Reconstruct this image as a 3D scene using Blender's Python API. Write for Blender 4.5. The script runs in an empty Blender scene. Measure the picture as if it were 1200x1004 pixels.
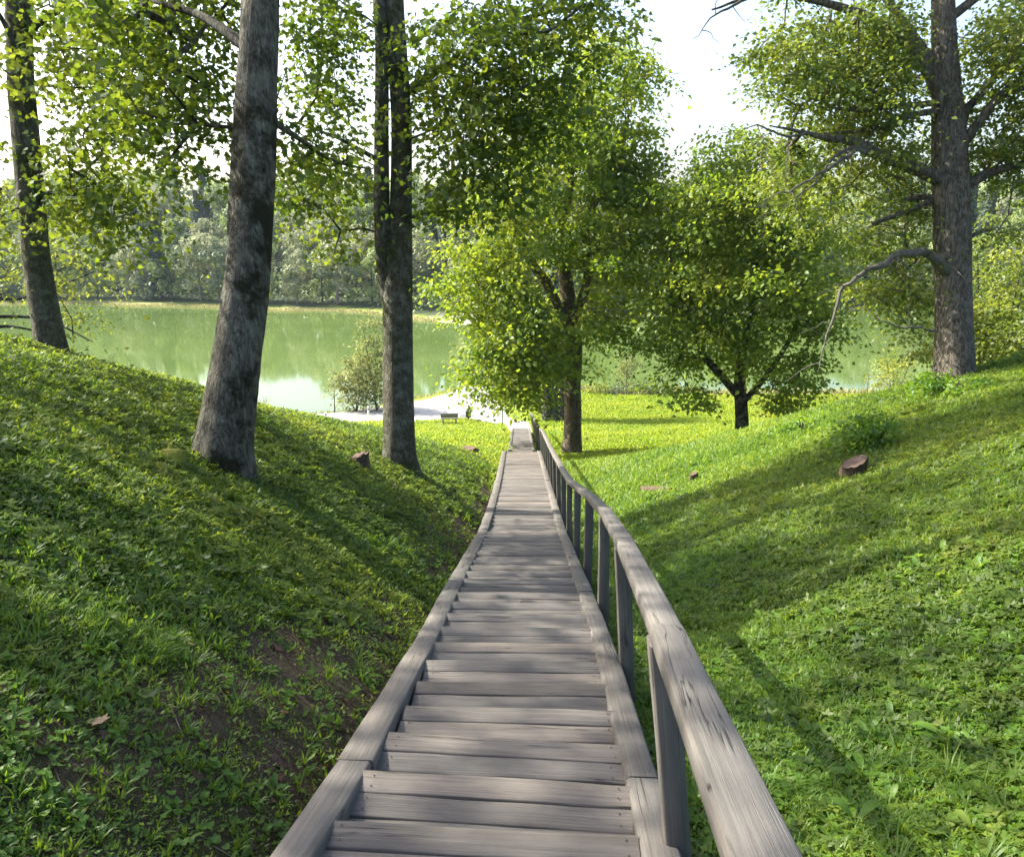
import bpy, math, random
import numpy as np
from math import radians, sin, cos, tan, pi
random.seed(7)
RNG = np.random.default_rng(7)
sc = bpy.context.scene
COL = sc.collection

# ------------------------------------------------------------------ camera
EYE = 15.0                       # metres above the lake
PITCH = radians(14.3)
cam_d = bpy.data.cameras.new('camera')
cam_d.sensor_width = 36.0
cam_d.lens = 27.0
cam_d.clip_start = 0.05
cam_d.clip_end = 3000
cam = bpy.data.objects.new('camera', cam_d)
cam.location = (0, 0, EYE)
cam.rotation_euler = (radians(90) - PITCH, 0, 0)
COL.objects.link(cam)
sc.camera = cam

# ------------------------------------------------------------------ sky and sun
SUN_AZ = radians(-66)            # from +Y towards -X (left of the view)
SUN_EL = radians(40)
world = bpy.data.worlds.new('World')
sc.world = world
world.use_nodes = True
wn = world.node_tree
bg = wn.nodes['Background']
sky = wn.nodes.new('ShaderNodeTexSky')
sky.sky_type = 'NISHITA'
sky.sun_disc = False
sky.sun_elevation = SUN_EL
sky.sun_rotation = SUN_AZ
sky.air_density = 1.0
sky.dust_density = 4.0
sky.ozone_density = 1.0
wn.links.new(sky.outputs[0], bg.inputs[0])
bg.inputs[1].default_value = 0.15
sl = bpy.data.lights.new('sun', 'SUN')
sl.energy = 5.0
sl.angle = radians(0.6)
sl.color = (1.0, 0.93, 0.80)
sun = bpy.data.objects.new('sun', sl)
# lamp's -Z looks from the sun to the ground
sun.rotation_euler = (radians(90) - SUN_EL, 0, pi - SUN_AZ)
COL.objects.link(sun)
_sd = np.array([sin(SUN_AZ) * cos(SUN_EL), cos(SUN_AZ) * cos(SUN_EL), sin(SUN_EL)])
from mathutils import Vector, Matrix
sun.rotation_euler = Vector(-_sd).to_track_quat('-Z', 'Y').to_euler()
sc.view_settings.view_transform = 'Standard'
sc.view_settings.look = 'None'
sc.view_settings.exposure = 1.6
sc.view_settings.gamma = 1.0
cy = sc.cycles
cy.max_bounces = 6
cy.diffuse_bounces = 3
cy.glossy_bounces = 2
cy.transmission_bounces = 4
cy.volume_bounces = 0
cy.transparent_max_bounces = 8
cy.use_denoising = True
cy.denoising_input_passes = 'RGB_ALBEDO_NORMAL'
cy.denoising_prefilter = 'NONE'
cy.caustics_reflective = False
cy.caustics_refractive = False
cy.sample_clamp_indirect = 6.0

# ------------------------------------------------------------------ numbers
def W(px, row, zc):
    """point at depth zc seen at photo pixel (px,row)"""
    xc = (px - 600) / 900 * zc
    v = (row - 502) / 900 * zc
    return np.array([xc, zc * cos(PITCH) - v * sin(PITCH), EYE - (zc * sin(PITCH) + v * cos(PITCH))])

def project(p):
    d = np.asarray(p, float) - np.array([0, 0, EYE])
    zc = d[1] * cos(PITCH) - d[2] * sin(PITCH)
    v = -d[1] * sin(PITCH) - d[2] * cos(PITCH)
    return 600 + 900 * d[0] / zc, 502 + 900 * v / zc, zc

_hash = RNG.random((512, 512))
def vnoise(x, y):
    x = np.asarray(x, float); y = np.asarray(y, float)
    xi = np.floor(x).astype(int); yi = np.floor(y).astype(int)
    fx = x - xi; fy = y - yi
    fx = fx * fx * (3 - 2 * fx); fy = fy * fy * (3 - 2 * fy)
    h = lambda a, b: _hash[a % 512, b % 512]
    return (h(xi, yi) * (1 - fx) + h(xi + 1, yi) * fx) * (1 - fy) + (h(xi, yi + 1) * (1 - fx) + h(xi + 1, yi + 1) * fx) * fy
def fbm(x, y, o=3):
    s = 0; a = 0.5; t = 0
    for k in range(o):
        s = s + a * vnoise(np.asarray(x) * 2 ** k + 17 * k, np.asarray(y) * 2 ** k + 31 * k); t += a; a *= .5
    return s / t
def sstep(a, b, x):
    t = np.clip((x - a) / (b - a), 0, 1)
    return t * t * (3 - 2 * t)

SY = [-6, 0, 2.39, 3.7, 6.86, 12.8, 19, 28.5, 42, 50]
SDr = [1.3, 1.6, 2.27, 2.63, 3.45, 5.12, 6.4, 8.2, 10.75, 12.1]
SX = [-.45, -.27, -.125, -.01, .06, .2, .3, .38, .5, .5]
def stair_drop(y): return np.interp(y, SY, SDr)
def stair_x(y): return np.interp(y, SY, SX)
GY = [-200, -30, -6, 0, 2.39, 3.7, 6.86, 12.8, 19, 28.5, 33, 42, 50, 56, 63, 68, 72, 90]
GD = [-6, -1, 1.5, 1.93, 2.55, 2.92, 3.75, 5.38, 6.72, 8.6, 9.62, 11.1, 12.5, 13.5, 14.05, 14.4, 14.7, 14.9]
def shore_near(x):
    return np.interp(x, [-200, -60, -30, -22, -14, -8, -4, 2, 10, 40, 200], [40, 52, 60, 61.5, 64, 70, 76, 76, 71, 71, 60]) + (vnoise(np.asarray(x) / 4.0, 3.3) - .5) * 1.2
def shore_far(x):
    return np.interp(x, [-400, -90, -40, -28, -8, 4, 24, 60, 400], [190, 166, 152, 148, 128, 131, 142, 154, 190]) + (vnoise(np.asarray(x) / 9.0, 9.3) - .5) * 5
def ground_z(x, y):
    x = np.asarray(x, float); y = np.asarray(y, float)
    base = EYE - sum(np.interp(y + o, GY, GD) for o in (-.6, 0, .6)) / 3
    cx = stair_x(y)
    u = np.maximum(0, cx - .8 - x)
    fl = np.interp(y, [-40, 0, 5, 13, 17, 20, 25, 32, 45], [.8, .85, .95, 1.0, .86, .74, .58, .28, 0])
    L = 5.0 * (1 - np.exp(-u / 6.4)) * fl
    ur = np.maximum(0, x - 1.7)
    ur = ur * ur / (ur + .5)
    fr = np.interp(y, [-40, 0, 17, 20, 22, 26, 32, 42], [.9, 1.0, 1.0, .98, .82, .42, .15, 0])
    R = 7.6 * (1 - np.exp(-ur / 17)) * fr
    z = base + L + R
    near = (1 - sstep(40, 60, y))
    away = sstep(.9, 1.6, np.abs(x - cx))
    z = z + near * away * ((fbm(x * .6, y * .6) - .5) * .22 + (fbm(x * 2.3, y * 2.3) - .5) * .09)
    z = z + sstep(24, 34, y) * (fbm(x * .12, y * .12) - .5) * .5 * away
    s = y - shore_near(x)
    z = np.minimum(z, np.maximum(-s * .25, -2.0))
    f = y - shore_far(x)
    hill = np.interp(f, [-8, 0, 6, 25, 60, 110, 200, 600], [-2, 0, .5, 2.8, 13.5, 21, 28, 36])
    left = np.interp(x, [-200, -90, -20, 30, 200], [1.1, 1.0, .95, .9, 1.2])
    hill = np.where(f > 6, .5 + (hill - .5) * left + (vnoise(x / 30, y / 30) - .5) * 3 * sstep(20, 70, f), hill)
    return np.where(f > -8, np.maximum(z, hill), z)
def gz(x, y): return float(ground_z(x, y))
def hit(px, row):
    """where the view line through a photo pixel meets the ground"""
    a = W(px, row, 1.0); o = np.array([0, 0, EYE]); d = a - o
    t = np.arange(1.2, 260, .03)
    P = o + d * t[:, None]
    below = P[:, 2] < np.maximum(ground_z(P[:, 0], P[:, 1]), 0)
    k = int(np.argmax(below)) if below.any() else len(t) - 1
    return P[k], t[k]

# ------------------------------------------------------------------ mesh helpers
def mesh_from(name, V, groups, tone=None, uv=None, smooth=False, attrs=None):
    me = bpy.data.meshes.new(name)
    V = np.asarray(V, np.float32)
    me.vertices.add(len(V)); me.vertices.foreach_set('co', V.ravel())
    loops = np.concatenate([g.ravel() for g in groups]).astype(np.int32)
    sizes = np.concatenate([np.full(len(g), g.shape[1]) for g in groups])
    starts = np.concatenate([[0], np.cumsum(sizes)[:-1]]).astype(np.int32)
    me.loops.add(len(loops)); me.loops.foreach_set('vertex_index', loops)
    me.polygons.add(len(sizes)); me.polygons.foreach_set('loop_start', starts)
    try: me.polygons.foreach_set('loop_total', sizes.astype(np.int32))
    except Exception: pass
    me.update(calc_edges=True)
    if smooth: me.polygons.foreach_set('use_smooth', np.ones(len(sizes), bool))
    if tone is not None:
        a = me.attributes.new('tone', 'FLOAT', 'FACE'); a.data.foreach_set('value', np.asarray(tone, np.float32))
    if uv is not None:
        l = me.uv_layers.new(name='UVMap'); l.data.foreach_set('uv', np.asarray(uv, np.float32).ravel())
    for k, v in (attrs or {}).items():
        a = me.attributes.new(k, 'FLOAT', 'POINT'); a.data.foreach_set('value', np.asarray(v, np.float32))
    return me

def link(name, me, mat, parent=None, loc=None):
    o = bpy.data.objects.new(name, me); COL.objects.link(o)
    if mat: me.materials.append(mat)
    if parent: o.parent = parent
    if loc is not None: o.location = loc
    return o
def tag(o, label=None, cat=None, group=None, kind=None):
    if label: o['label'] = label
    if cat: o['category'] = cat
    if group: o['group'] = group
    if kind: o['kind'] = kind
    return o
def empty(name, loc, label, cat, group=None):
    o = bpy.data.objects.new(name, None); COL.objects.link(o); o.location = loc
    o.empty_display_size = .2
    return tag(o, label, cat, group)

class MB:
    """collects verts and faces of one mesh"""
    def __init__(s): s.V = []; s.F = {}; s.n = 0; s.T = {}; s.U = {}
    def add(s, V, F, tone=.5, uv=None):
        V = np.asarray(V, float); F = np.asarray(F, int)
        k = F.shape[1]
        s.V.append(V); s.F.setdefault(k, []).append(F + s.n)
        s.T.setdefault(k, []).append(np.full(len(F), tone) if np.isscalar(tone) else np.asarray(tone))
        s.U.setdefault(k, []).append(np.zeros((F.size, 2)) if uv is None else np.asarray(uv).reshape(-1, 2))
        s.n += len(V)
    def build(s, name, mat, parent=None, loc=None, origin=(0, 0, 0), smooth=False):
        V = np.concatenate(s.V) - np.asarray(origin, float)
        ks = sorted(s.F)
        me = mesh_from(name, V, [np.concatenate(s.F[k]) for k in ks], np.concatenate([np.concatenate(s.T[k]) for k in ks]),
                       np.concatenate([np.concatenate(s.U[k]) for k in ks]), smooth)
        return link(name, me, mat, parent, loc)

def bar(mb, p0, p1, w, h, up=(0, 0, 1), segs=1, jit=0.0, bev=.006, tone=.5, uoff=None):
    """bevelled timber from p0 to p1 (top face centred on the line), w wide, h thick, growing down"""
    p0 = np.asarray(p0, float); p1 = np.asarray(p1, float)
    d = p1 - p0; L = np.linalg.norm(d); d /= L
    up = np.asarray(up, float); s = np.cross(d, up); s /= np.linalg.norm(s); n = np.cross(s, d)
    b = bev
    prof = [(-w/2 + b, 0), (w/2 - b, 0), (w/2, -b), (w/2, -h + b), (w/2 - b, -h), (-w/2 + b, -h), (-w/2, -h + b), (-w/2, -b)]
    per = [0]
    for k in range(8):
        a = prof[k]; c = prof[(k + 1) % 8]; per.append(per[-1] + math.hypot(a[0] - c[0], a[1] - c[1]))
    V = []
    j1 = RNG.normal(0, 1, (segs + 1, 4)) * jit
    if segs > 2: j1[1:-1] = (j1[:-2] + j1[1:-1] * 2 + j1[2:]) / 3
    for i in range(segs + 1):
        c = p0 + d * L * i / segs
        for (a, q) in prof:
            aa = a + (j1[i, 0] if a > 0 else j1[i, 1])
            qq = q + (j1[i, 2] if q > -h / 2 else 0)
            V.append(c + s * aa + n * qq)
    F = []; U = []
    uo = RNG.random(2) * 40 if uoff is None else uoff
    for i in range(segs):
        for k in range(8):
            k2 = (k + 1) % 8
            F.append((i*8 + k, i*8 + k2, (i+1)*8 + k2, (i+1)*8 + k))
            u0 = L * i / segs + uo[0]; u1 = L * (i+1) / segs + uo[0]
            v0 = per[k] + uo[1]; v1 = per[k + 1] + uo[1]
            U += [(u0, v0), (u0, v1), (u1, v1), (u1, v0)]
    mb.add(V, F, tone, U)
    mb.add([V[k] for k in range(8)][::-1], [list(range(8))], tone * .8, [(uo[0] + x, uo[1] + q) for x, q in prof][::-1])
    mb.add(V[-8:], [list(range(8))], tone * .8, [(uo[0] + x, uo[1] + q) for x, q in prof])

def tube(mb, P, R, sides=8, tone=.5, nz=0.0, seed=0, cap=True, flare=0):
    P = np.asarray(P, float); R = np.asarray(R, float); n = len(P)
    T = np.gradient(P, axis=0); T /= np.linalg.norm(T, axis=1)[:, None] + 1e-9
    a = np.array([1., 0, 0]) if abs(T[0, 0]) < .9 else np.array([0, 1., 0])
    rows = []
    ang = np.arange(sides) / sides * 2 * pi
    for i in range(n):
        a = a - T[i] * np.dot(a, T[i]); a /= np.linalg.norm(a) + 1e-9
        b = np.cross(T[i], a)
        r = R[i]
        if nz:
            r = r * (1 + nz * (fbm(np.cos(ang) * 1.6 + 5 + seed, np.sin(ang) * 1.6 + i * .22 + 9) - .5) * 2)
        if flare:
            hh = np.linalg.norm(P[i] - P[0]); k_ = fbm(np.cos(ang) * 2.2 + 30 + seed, np.sin(ang) * 2.2 + 3, 2)
            r = r * (1 + flare * math.exp(-hh / .38) * np.clip((k_ - .25) * 3.2, 0, 2))
        rows.append(P[i] + (np.cos(ang) * r)[:, None] * a + (np.sin(ang) * r)[:, None] * b)
    V = np.concatenate(rows)
    i, k = np.meshgrid(np.arange(n - 1), np.arange(sides), indexing='ij')
    k2 = (k + 1) % sides
    F = np.stack([i*sides + k, i*sides + k2, (i+1)*sides + k2, (i+1)*sides + k], -1).reshape(-1, 4)
    mb.add(V, F, tone)
    if cap:
        V2 = np.vstack([rows[-1], P[-1]]); m = np.arange(sides)
        mb.add(V2, np.stack([m, (m + 1) % sides, np.full(sides, sides)], 1), tone)

def smooth_path(pts, n):
    pts = np.asarray(pts, float)
    d = np.concatenate([[0], np.cumsum(np.linalg.norm(np.diff(pts[:, :3], axis=0), axis=1))])
    t = np.linspace(0, d[-1], n)
    out = np.stack([np.interp(t, d, pts[:, k]) for k in range(pts.shape[1])], 1)
    for _ in range(2):
        out[1:-1] = (out[:-2] + 2 * out[1:-1] + out[2:]) / 4
    return out

def place(T, pos, X, Y, Z, scale):
    """instances of template T (k,3): frames X,Y,Z (N,3)"""
    s = scale[:, None, None]
    return pos[:, None, :] + s * (T[None, :, 0:1] * X[:, None, :] + T[None, :, 1:2] * Y[:, None, :] + T[None, :, 2:3] * Z[:, None, :])

def frames(n, fwd=None):
    n = n / (np.linalg.norm(n, axis=1)[:, None] + 1e-9)
    r = RNG.normal(0, 1, n.shape) if fwd is None else fwd
    Y = r - n * (r * n).sum(1)[:, None]; Y /= np.linalg.norm(Y, axis=1)[:, None] + 1e-9
    return np.cross(Y, n), Y, n

def scatter(store, T, faces, pos, X, Y, Z, scale, tone):
    """store: dict with lists; faces: list of index tuples"""
    k = len(T); N = len(pos)
    V = place(T, pos, X, Y, Z, scale).reshape(-1, 3)
    off = store['n'] + np.arange(N) * k
    for f in faces:
        f = np.asarray(f)
        store['F'].setdefault(len(f), []).append(off[:, None] + f[None, :])
        store['T'].setdefault(len(f), []).append(tone)
    store['V'].append(V); store['n'] += N * k
def new_store(): return {'V': [], 'F': {}, 'T': {}, 'n': 0}
def finish(store, name, mat, parent=None, origin=(0, 0, 0), loc=None):
    ks = sorted(store['F'])
    me = mesh_from(name, np.concatenate(store['V']) - np.asarray(origin, float), [np.concatenate(store['F'][k]) for k in ks],
                   np.concatenate([np.concatenate(store['T'][k]) for k in ks]))
    return link(name, me, mat, parent, loc)

# leaf templates (unit long, tip towards +Y, base at the origin)
_mp = [(0, 0), (.16, .06), (.46, .02), (.34, .24), (.56, .50), (.26, .52), (.20, .72), (0, 1.0), (-.20, .72), (-.26, .52), (-.56, .50), (-.34, .24), (-.46, .02), (-.16, .06)]
MAPLE = np.array([(x, y, .16 * abs(x) - .12 * y * y) for x, y in _mp])
MAPLE_F = [tuple(range(14))]
_ok = [(0, 0), (.12, .15), (.10, .3), (.26, .42), (.18, .55), (.3, .72), (.16, .86), (0, 1.0), (-.16, .86), (-.3, .72), (-.18, .55), (-.26, .42), (-.10, .3), (-.12, .15)]
OAKL = np.array([(x, y, .2 * abs(x) - .1 * y * y) for x, y in _ok])
KITE = np.array([(0, 0, 0), (.36, .42, .05), (0, 1, -.14), (-.36, .42, .05)])
KITE_F = [(0, 1, 2), (0, 2, 3)]
SPRAY = []        # a small spray of five pointed leaves for trees further off
for a, l, zz in ((0, 1.0, 0), (.9, .8, .12), (-.95, .82, -.1), (1.9, .62, .2), (-1.8, .6, .05)):
    c, s_ = cos(a), sin(a)
    for (x, y, z) in ((0, .08, 0), (.2, .5, .04), (0, 1.0, -.1), (-.2, .5, .04)):
        SPRAY.append((x * l * c + y * l * s_, -x * l * s_ + y * l * c, z * l + zz * y))
SPRAY = np.array(SPRAY)
SPRAY_F = [(4*i, 4*i+1, 4*i+2, 4*i+3) for i in range(5)]

# ------------------------------------------------------------------ materials
def nodes(name):
    m = bpy.data.materials.new(name); m.use_nodes = True
    nt = m.node_tree; nt.nodes.clear()
    out = nt.nodes.new('ShaderNodeOutputMaterial')
    return m, nt, out
def N(nt, t, **kw):
    n = nt.nodes.new(t)
    for k, v in kw.items():
        if k.startswith('i_'): n.inputs[k[2:].replace('_', ' ')].default_value = v
        else: setattr(n, k, v)
    return n
def ramp(nt, fac, stops):
    r = nt.nodes.new('ShaderNodeValToRGB'); e = r.color_ramp.elements
    while len(e) < len(stops): e.new(.5)
    for k, (p, c) in enumerate(stops): e[k].position = p; e[k].color = (*c, 1) if len(c) == 3 else c
    nt.links.new(fac, r.inputs[0]); return r.outputs[0]
def mixc(nt, a, b, fac, mode='MIX'):
    m = nt.nodes.new('ShaderNodeMix'); m.data_type = 'RGBA'; m.blend_type = mode
    for sock, v in ((m.inputs[0], fac), (m.inputs[6], a), (m.inputs[7], b)):
        if isinstance(v, (int, float)): sock.default_value = v
        elif isinstance(v, tuple): sock.default_value = (*v, 1)
        else: nt.links.new(v, sock)
    return m.outputs[2]
def noise(nt, vec, scale, detail=3, rough=.55, dist=0):
    n = N(nt, 'ShaderNodeTexNoise'); n.inputs['Scale'].default_value = scale; n.inputs['Detail'].default_value = detail
    n.inputs['Roughness'].default_value = rough; n.inputs['Distortion'].default_value = dist
    if vec is not None: nt.links.new(vec, n.inputs['Vector'])
    return n.outputs['Fac']
def mapping(nt, vec, sc_):
    m = N(nt, 'ShaderNodeMapping'); m.inputs['Scale'].default_value = sc_; nt.links.new(vec, m.inputs['Vector']); return m.outputs[0]
def bump(nt, h, strength, dist, normal=None):
    b = N(nt, 'ShaderNodeBump'); b.inputs['Strength'].default_value = strength; b.inputs['Distance'].default_value = dist
    nt.links.new(h, b.inputs['Height'])
    if normal: nt.links.new(normal, b.inputs['Normal'])
    return b.outputs[0]

def leaf_mat(name, c0, c1, c2, t0, t1, tf=.45, gloss=.02, rough=.5):
    gloss = min(gloss, .022); rough = max(rough, .5)
    """c0..c2: upper-side colour over tone; t0,t1: colour of the light that passes through"""
    m, nt, out = nodes(name)
    at = N(nt, 'ShaderNodeAttribute', attribute_name='tone')
    fac = at.outputs['Fac']
    col = ramp(nt, fac, [(0, c0), (.55, c1), (1, c2)])
    tcol = ramp(nt, fac, [(0, t0), (1, t1)])
    d = N(nt, 'ShaderNodeBsdfDiffuse'); nt.links.new(col, d.inputs[0])
    t = N(nt, 'ShaderNodeBsdfTranslucent'); nt.links.new(tcol, t.inputs[0])
    g = N(nt, 'ShaderNodeBsdfGlossy'); g.inputs['Roughness'].default_value = rough; g.inputs[0].default_value = (.9, .95, 1, 1)
    a = N(nt, 'ShaderNodeMixShader'); a.inputs[0].default_value = tf
    nt.links.new(d.outputs[0], a.inputs[1]); nt.links.new(t.outputs[0], a.inputs[2])
    b = N(nt, 'ShaderNodeMixShader'); b.inputs[0].default_value = gloss
    nt.links.new(a.outputs[0], b.inputs[1]); nt.links.new(g.outputs[0], b.inputs[2])
    nt.links.new(b.outputs[0], out.inputs[0])
    return m
def bark_mat(name, base, dark, moss, mossamt, scale=1.0, lichen=(.35, .36, .30), stretch=.13, rid=1.0):
    m, nt, out = nodes(name)
    tc = N(nt, 'ShaderNodeTexCoord').outputs['Object']
    st = mapping(nt, tc, (1, 1, stretch))
    v = N(nt, 'ShaderNodeTexVoronoi', feature='DISTANCE_TO_EDGE'); v.inputs['Scale'].default_value = 21 * scale
    wv = N(nt, 'ShaderNodeVectorMath', operation='ADD'); nt.links.new(st, wv.inputs[0])
    nn = N(nt, 'ShaderNodeTexNoise'); nn.inputs['Scale'].default_value = 11 * scale; nt.links.new(st, nn.inputs['Vector'])
    sc2 = N(nt, 'ShaderNodeVectorMath', operation='SCALE'); sc2.inputs['Scale'].default_value = .035
    nt.links.new(nn.outputs['Color'], sc2.inputs[0]); nt.links.new(sc2.outputs[0], wv.inputs[1])
    nt.links.new(wv.outputs[0], v.inputs['Vector'])
    ridge = ramp(nt, v.outputs['Distance'], [(0, (0, 0, 0)), (.10, (.55, .55, .55)), (.3, (1, 1, 1))])
    fn = noise(nt, mapping(nt, tc, (1, 1, stretch * .8)), 15 * scale, 5, .62, .4)
    sb = N(nt, 'ShaderNodeMath', operation='SUBTRACT'); nt.links.new(fn, sb.inputs[0]); sb.inputs[1].default_value = .5
    ab = N(nt, 'ShaderNodeMath', operation='ABSOLUTE'); nt.links.new(sb.outputs[0], ab.inputs[0])
    fur = ramp(nt, ab.outputs[0], [(0, (0, 0, 0)), (.035, (.6, .6, .6)), (.10, (1, 1, 1))])
    ridge = mixc(nt, ridge, fur, .68)
    fine = noise(nt, st, 60 * scale, 5, .7)
    big = noise(nt, tc, 1.3, 7, .68)
    col = mixc(nt, dark, base, ridge)
    col = mixc(nt, col, lichen, ramp(nt, noise(nt, tc, 5.5, 5, .7), [(.46, (0, 0, 0)), (.66, (.8, .8, .8))]))
    col = mixc(nt, col, moss, ramp(nt, big, [(.62 - mossamt * .3, (0, 0, 0)), (.70 - mossamt * .3, (1, 1, 1))]))
    col = mixc(nt, col, (.5, .5, .5), ramp(nt, fine, [(.35, (.9, .9, .9)), (.7, (0, 0, 0))]), 'MULTIPLY')
    p = N(nt, 'ShaderNodeBsdfPrincipled'); p.inputs['Roughness'].default_value = .9
    p.inputs['Specular IOR Level'].default_value = .2
    nt.links.new(col, p.inputs['Base Color'])
    h = N(nt, 'ShaderNodeMath', operation='ADD'); nt.links.new(ridge, h.inputs[0]); nt.links.new(fine, h.inputs[1])
    nt.links.new(bump(nt, h.outputs[0], rid, .055), p.inputs['Normal'])
    nt.links.new(p.outputs[0], out.inputs[0])
    return m

def wood_mat(name, c0, c1, c2):
    m, nt, out = nodes(name)
    uv = N(nt, 'ShaderNodeUVMap', uv_map='UVMap').outputs[0]
    at = N(nt, 'ShaderNodeAttribute', attribute_name='tone').outputs['Fac']
    g1 = noise(nt, mapping(nt, uv, (1.3, 95, 1)), 1.0, 5, .7, .5)
    g2 = noise(nt, mapping(nt, uv, (4, 420, 1)), 1.0, 3, .6)
    blotch = noise(nt, mapping(nt, uv, (2.2, 7, 1)), 1.0, 4, .6)
    cr = noise(nt, mapping(nt, uv, (.45, 17, 1)), 1.0, 3, .55, .7)
    crack = ramp(nt, cr, [(.488, (1, 1, 1)), (.5, (.10, .10, .10)), (.512, (1, 1, 1))])
    gate = ramp(nt, noise(nt, mapping(nt, uv, (1.1, 4, 1)), 1.0, 2), [(.50, (1, 1, 1)), (.58, (0, 0, 0))])
    crack = mixc(nt, crack, (1.0, 1.0, 1.0), gate)
    col = ramp(nt, g1, [(.28, c0), (.5, c1), (.72, c2)])
    col = mixc(nt, col, ramp(nt, blotch, [(.3, (.70, .69, .68)), (.65, (1.10, 1.07, 1.04))]), 1.0, 'MULTIPLY')
    col = mixc(nt, col, ramp(nt, at, [(0, (.62, .60, .58)), (.5, (1, 1, 1)), (1, (1.28, 1.2, 1.12))]), 1.0, 'MULTIPLY')
    col = mixc(nt, col, crack, 1.0, 'MULTIPLY')
    p = N(nt, 'ShaderNodeBsdfPrincipled'); p.inputs['Roughness'].default_value = .72
    p.inputs['Specular IOR Level'].default_value = .3
    nt.links.new(col, p.inputs['Base Color'])
    h = N(nt, 'ShaderNodeMath', operation='MULTIPLY_ADD'); nt.links.new(g1, h.inputs[0]); h.inputs[1].default_value = .6; nt.links.new(g2, h.inputs[2])
    h2 = N(nt, 'ShaderNodeMath', operation='ADD'); nt.links.new(h.outputs[0], h2.inputs[0]); nt.links.new(crack, h2.inputs[1])
    nt.links.new(bump(nt, h2.outputs[0], .55, .004), p.inputs['Normal'])
    nt.links.new(p.outputs[0], out.inputs[0])
    return m
def plain_mat(name, c0, c1, scale=8, rough=.8, bmp=.3, bd=.01, metal=0):
    m, nt, out = nodes(name)
    tc = N(nt, 'ShaderNodeTexCoord').outputs['Object']
    n1 = noise(nt, tc, scale, 5, .65)
    p = N(nt, 'ShaderNodeBsdfPrincipled'); p.inputs['Roughness'].default_value = rough; p.inputs['Metallic'].default_value = metal
    nt.links.new(ramp(nt, n1, [(.3, c0), (.7, c1)]), p.inputs['Base Color'])
    nt.links.new(bump(nt, n1, bmp, bd), p.inputs['Normal'])
    nt.links.new(p.outputs[0], out.inputs[0])
    return m

M_WOOD = wood_mat('weathered_timber', (.084, .079, .073), (.124, .118, .110), (.172, .164, .153))
M_NAIL = plain_mat('rusty_nail', (.02, .015, .012), (.05, .03, .02), 60, .6, .1, .002)
M_RAILW = wood_mat('rail_timber', (.098, .093, .085), (.142, .136, .126), (.192, .184, .171))
M_BARKM = bark_mat('maple_bark', (.29, .27, .215), (.07, .062, .046), (.05, .048, .024), .42, 1.25, (.37, .385, .29))
M_BARKG = bark_mat('greenish_bark', (.20, .19, .13), (.065, .06, .042), (.08, .10, .035), .35, 1.1)
M_BARKD = bark_mat('dark_bark', (.07, .062, .05), (.02, .018, .015), (.03, .035, .018), .2, 1.0)
M_BARKO = bark_mat('oak_bark', (.275, .240, .190), (.08, .066, .05), (.12, .12, .07), .05, .8, (.36, .33, .27), .10, 1.0)
M_BARKB = bark_mat('brown_bark', (.27, .20, .12), (.08, .058, .036), (.06, .055, .03), .1, 1.0)
M_DEADW = bark_mat('bare_grey_wood', (.46, .42, .35), (.20, .175, .14), (.13, .135, .07), .1, 2.0, (.4, .38, .33))
M_MAPLE = leaf_mat('maple_leaf', (.036, .066, .012), (.065, .11, .016), (.15, .18, .022), (.13, .23, .015), (.38, .45, .035), .40)
M_MAPLEY = leaf_mat('yellow_green_maple_leaf', (.065, .115, .016), (.12, .185, .023), (.22, .26, .035), (.22, .36, .02), (.52, .58, .04), .44)
M_OAK = leaf_mat('oak_leaf', (.06, .10, .018), (.11, .155, .028), (.19, .215, .04), (.18, .28, .025), (.40, .45, .05), .38)
M_SHRUB = leaf_mat('shrub_leaf', (.075, .11, .02), (.14, .18, .03), (.25, .26, .05), (.24, .34, .03), (.5, .52, .06), .42)
M_PALE = leaf_mat('willow_leaf', (.09, .11, .04), (.15, .17, .06), (.25, .26, .10), (.2, .26, .06), (.4, .42, .12), .35)
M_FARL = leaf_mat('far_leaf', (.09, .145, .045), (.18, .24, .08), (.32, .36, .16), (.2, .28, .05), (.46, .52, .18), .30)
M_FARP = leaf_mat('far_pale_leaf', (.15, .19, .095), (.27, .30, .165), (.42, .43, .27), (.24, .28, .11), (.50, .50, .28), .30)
M_FARD = leaf_mat('far_needle', (.03, .05, .028), (.055, .085, .042), (.09, .12, .055), (.05, .08, .03), (.10, .14, .05), .2)

# ------------------------------------------------------------------ ground
def axis(parts):
    out = [parts[0][0]]
    for a, b, st in parts: out += list(np.linspace(a, b, max(1, int(round((b - a) / st))) + 1)[1:])
    return np.array(out)
gx = axis([(-520, -160, 20), (-160, -60, 5), (-60, -20, 1.2), (-20, -9, .35), (-9, 9, .14), (9, 20, .3), (20, 60, 1.2), (60, 160, 5), (160, 520, 20)])
gy = axis([(-200, -30, 12), (-30, -4, 1.2), (-4, 20, .14), (20, 45, .4), (45, 85, .7), (85, 125, 3), (125, 260, 2.5), (260, 700, 20)])
GX, GYY = np.meshgrid(gx, gy)
GZ = ground_z(GX, GYY)
V = np.stack([GX.ravel(), GYY.ravel(), GZ.ravel()], 1)
nx, ny = len(gx), len(gy)
i, j = np.meshgrid(np.arange(ny - 1), np.arange(nx - 1), indexing='ij')
F = np.stack([i*nx + j, i*nx + j + 1, (i+1)*nx + j + 1, (i+1)*nx + j], -1).reshape(-1, 4)
xx, yy = V[:, 0], V[:, 1]
def worn(x, y):
    ru = stair_x(y) - .75 - x
    return np.exp(-((ru - .55) / .5) ** 2) * sstep(.40, .56, fbm(x * .5 + 20, y * .45 + 60, 3)) * sstep(1.5, 4, y) * sstep(24, 19, y)
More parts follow.
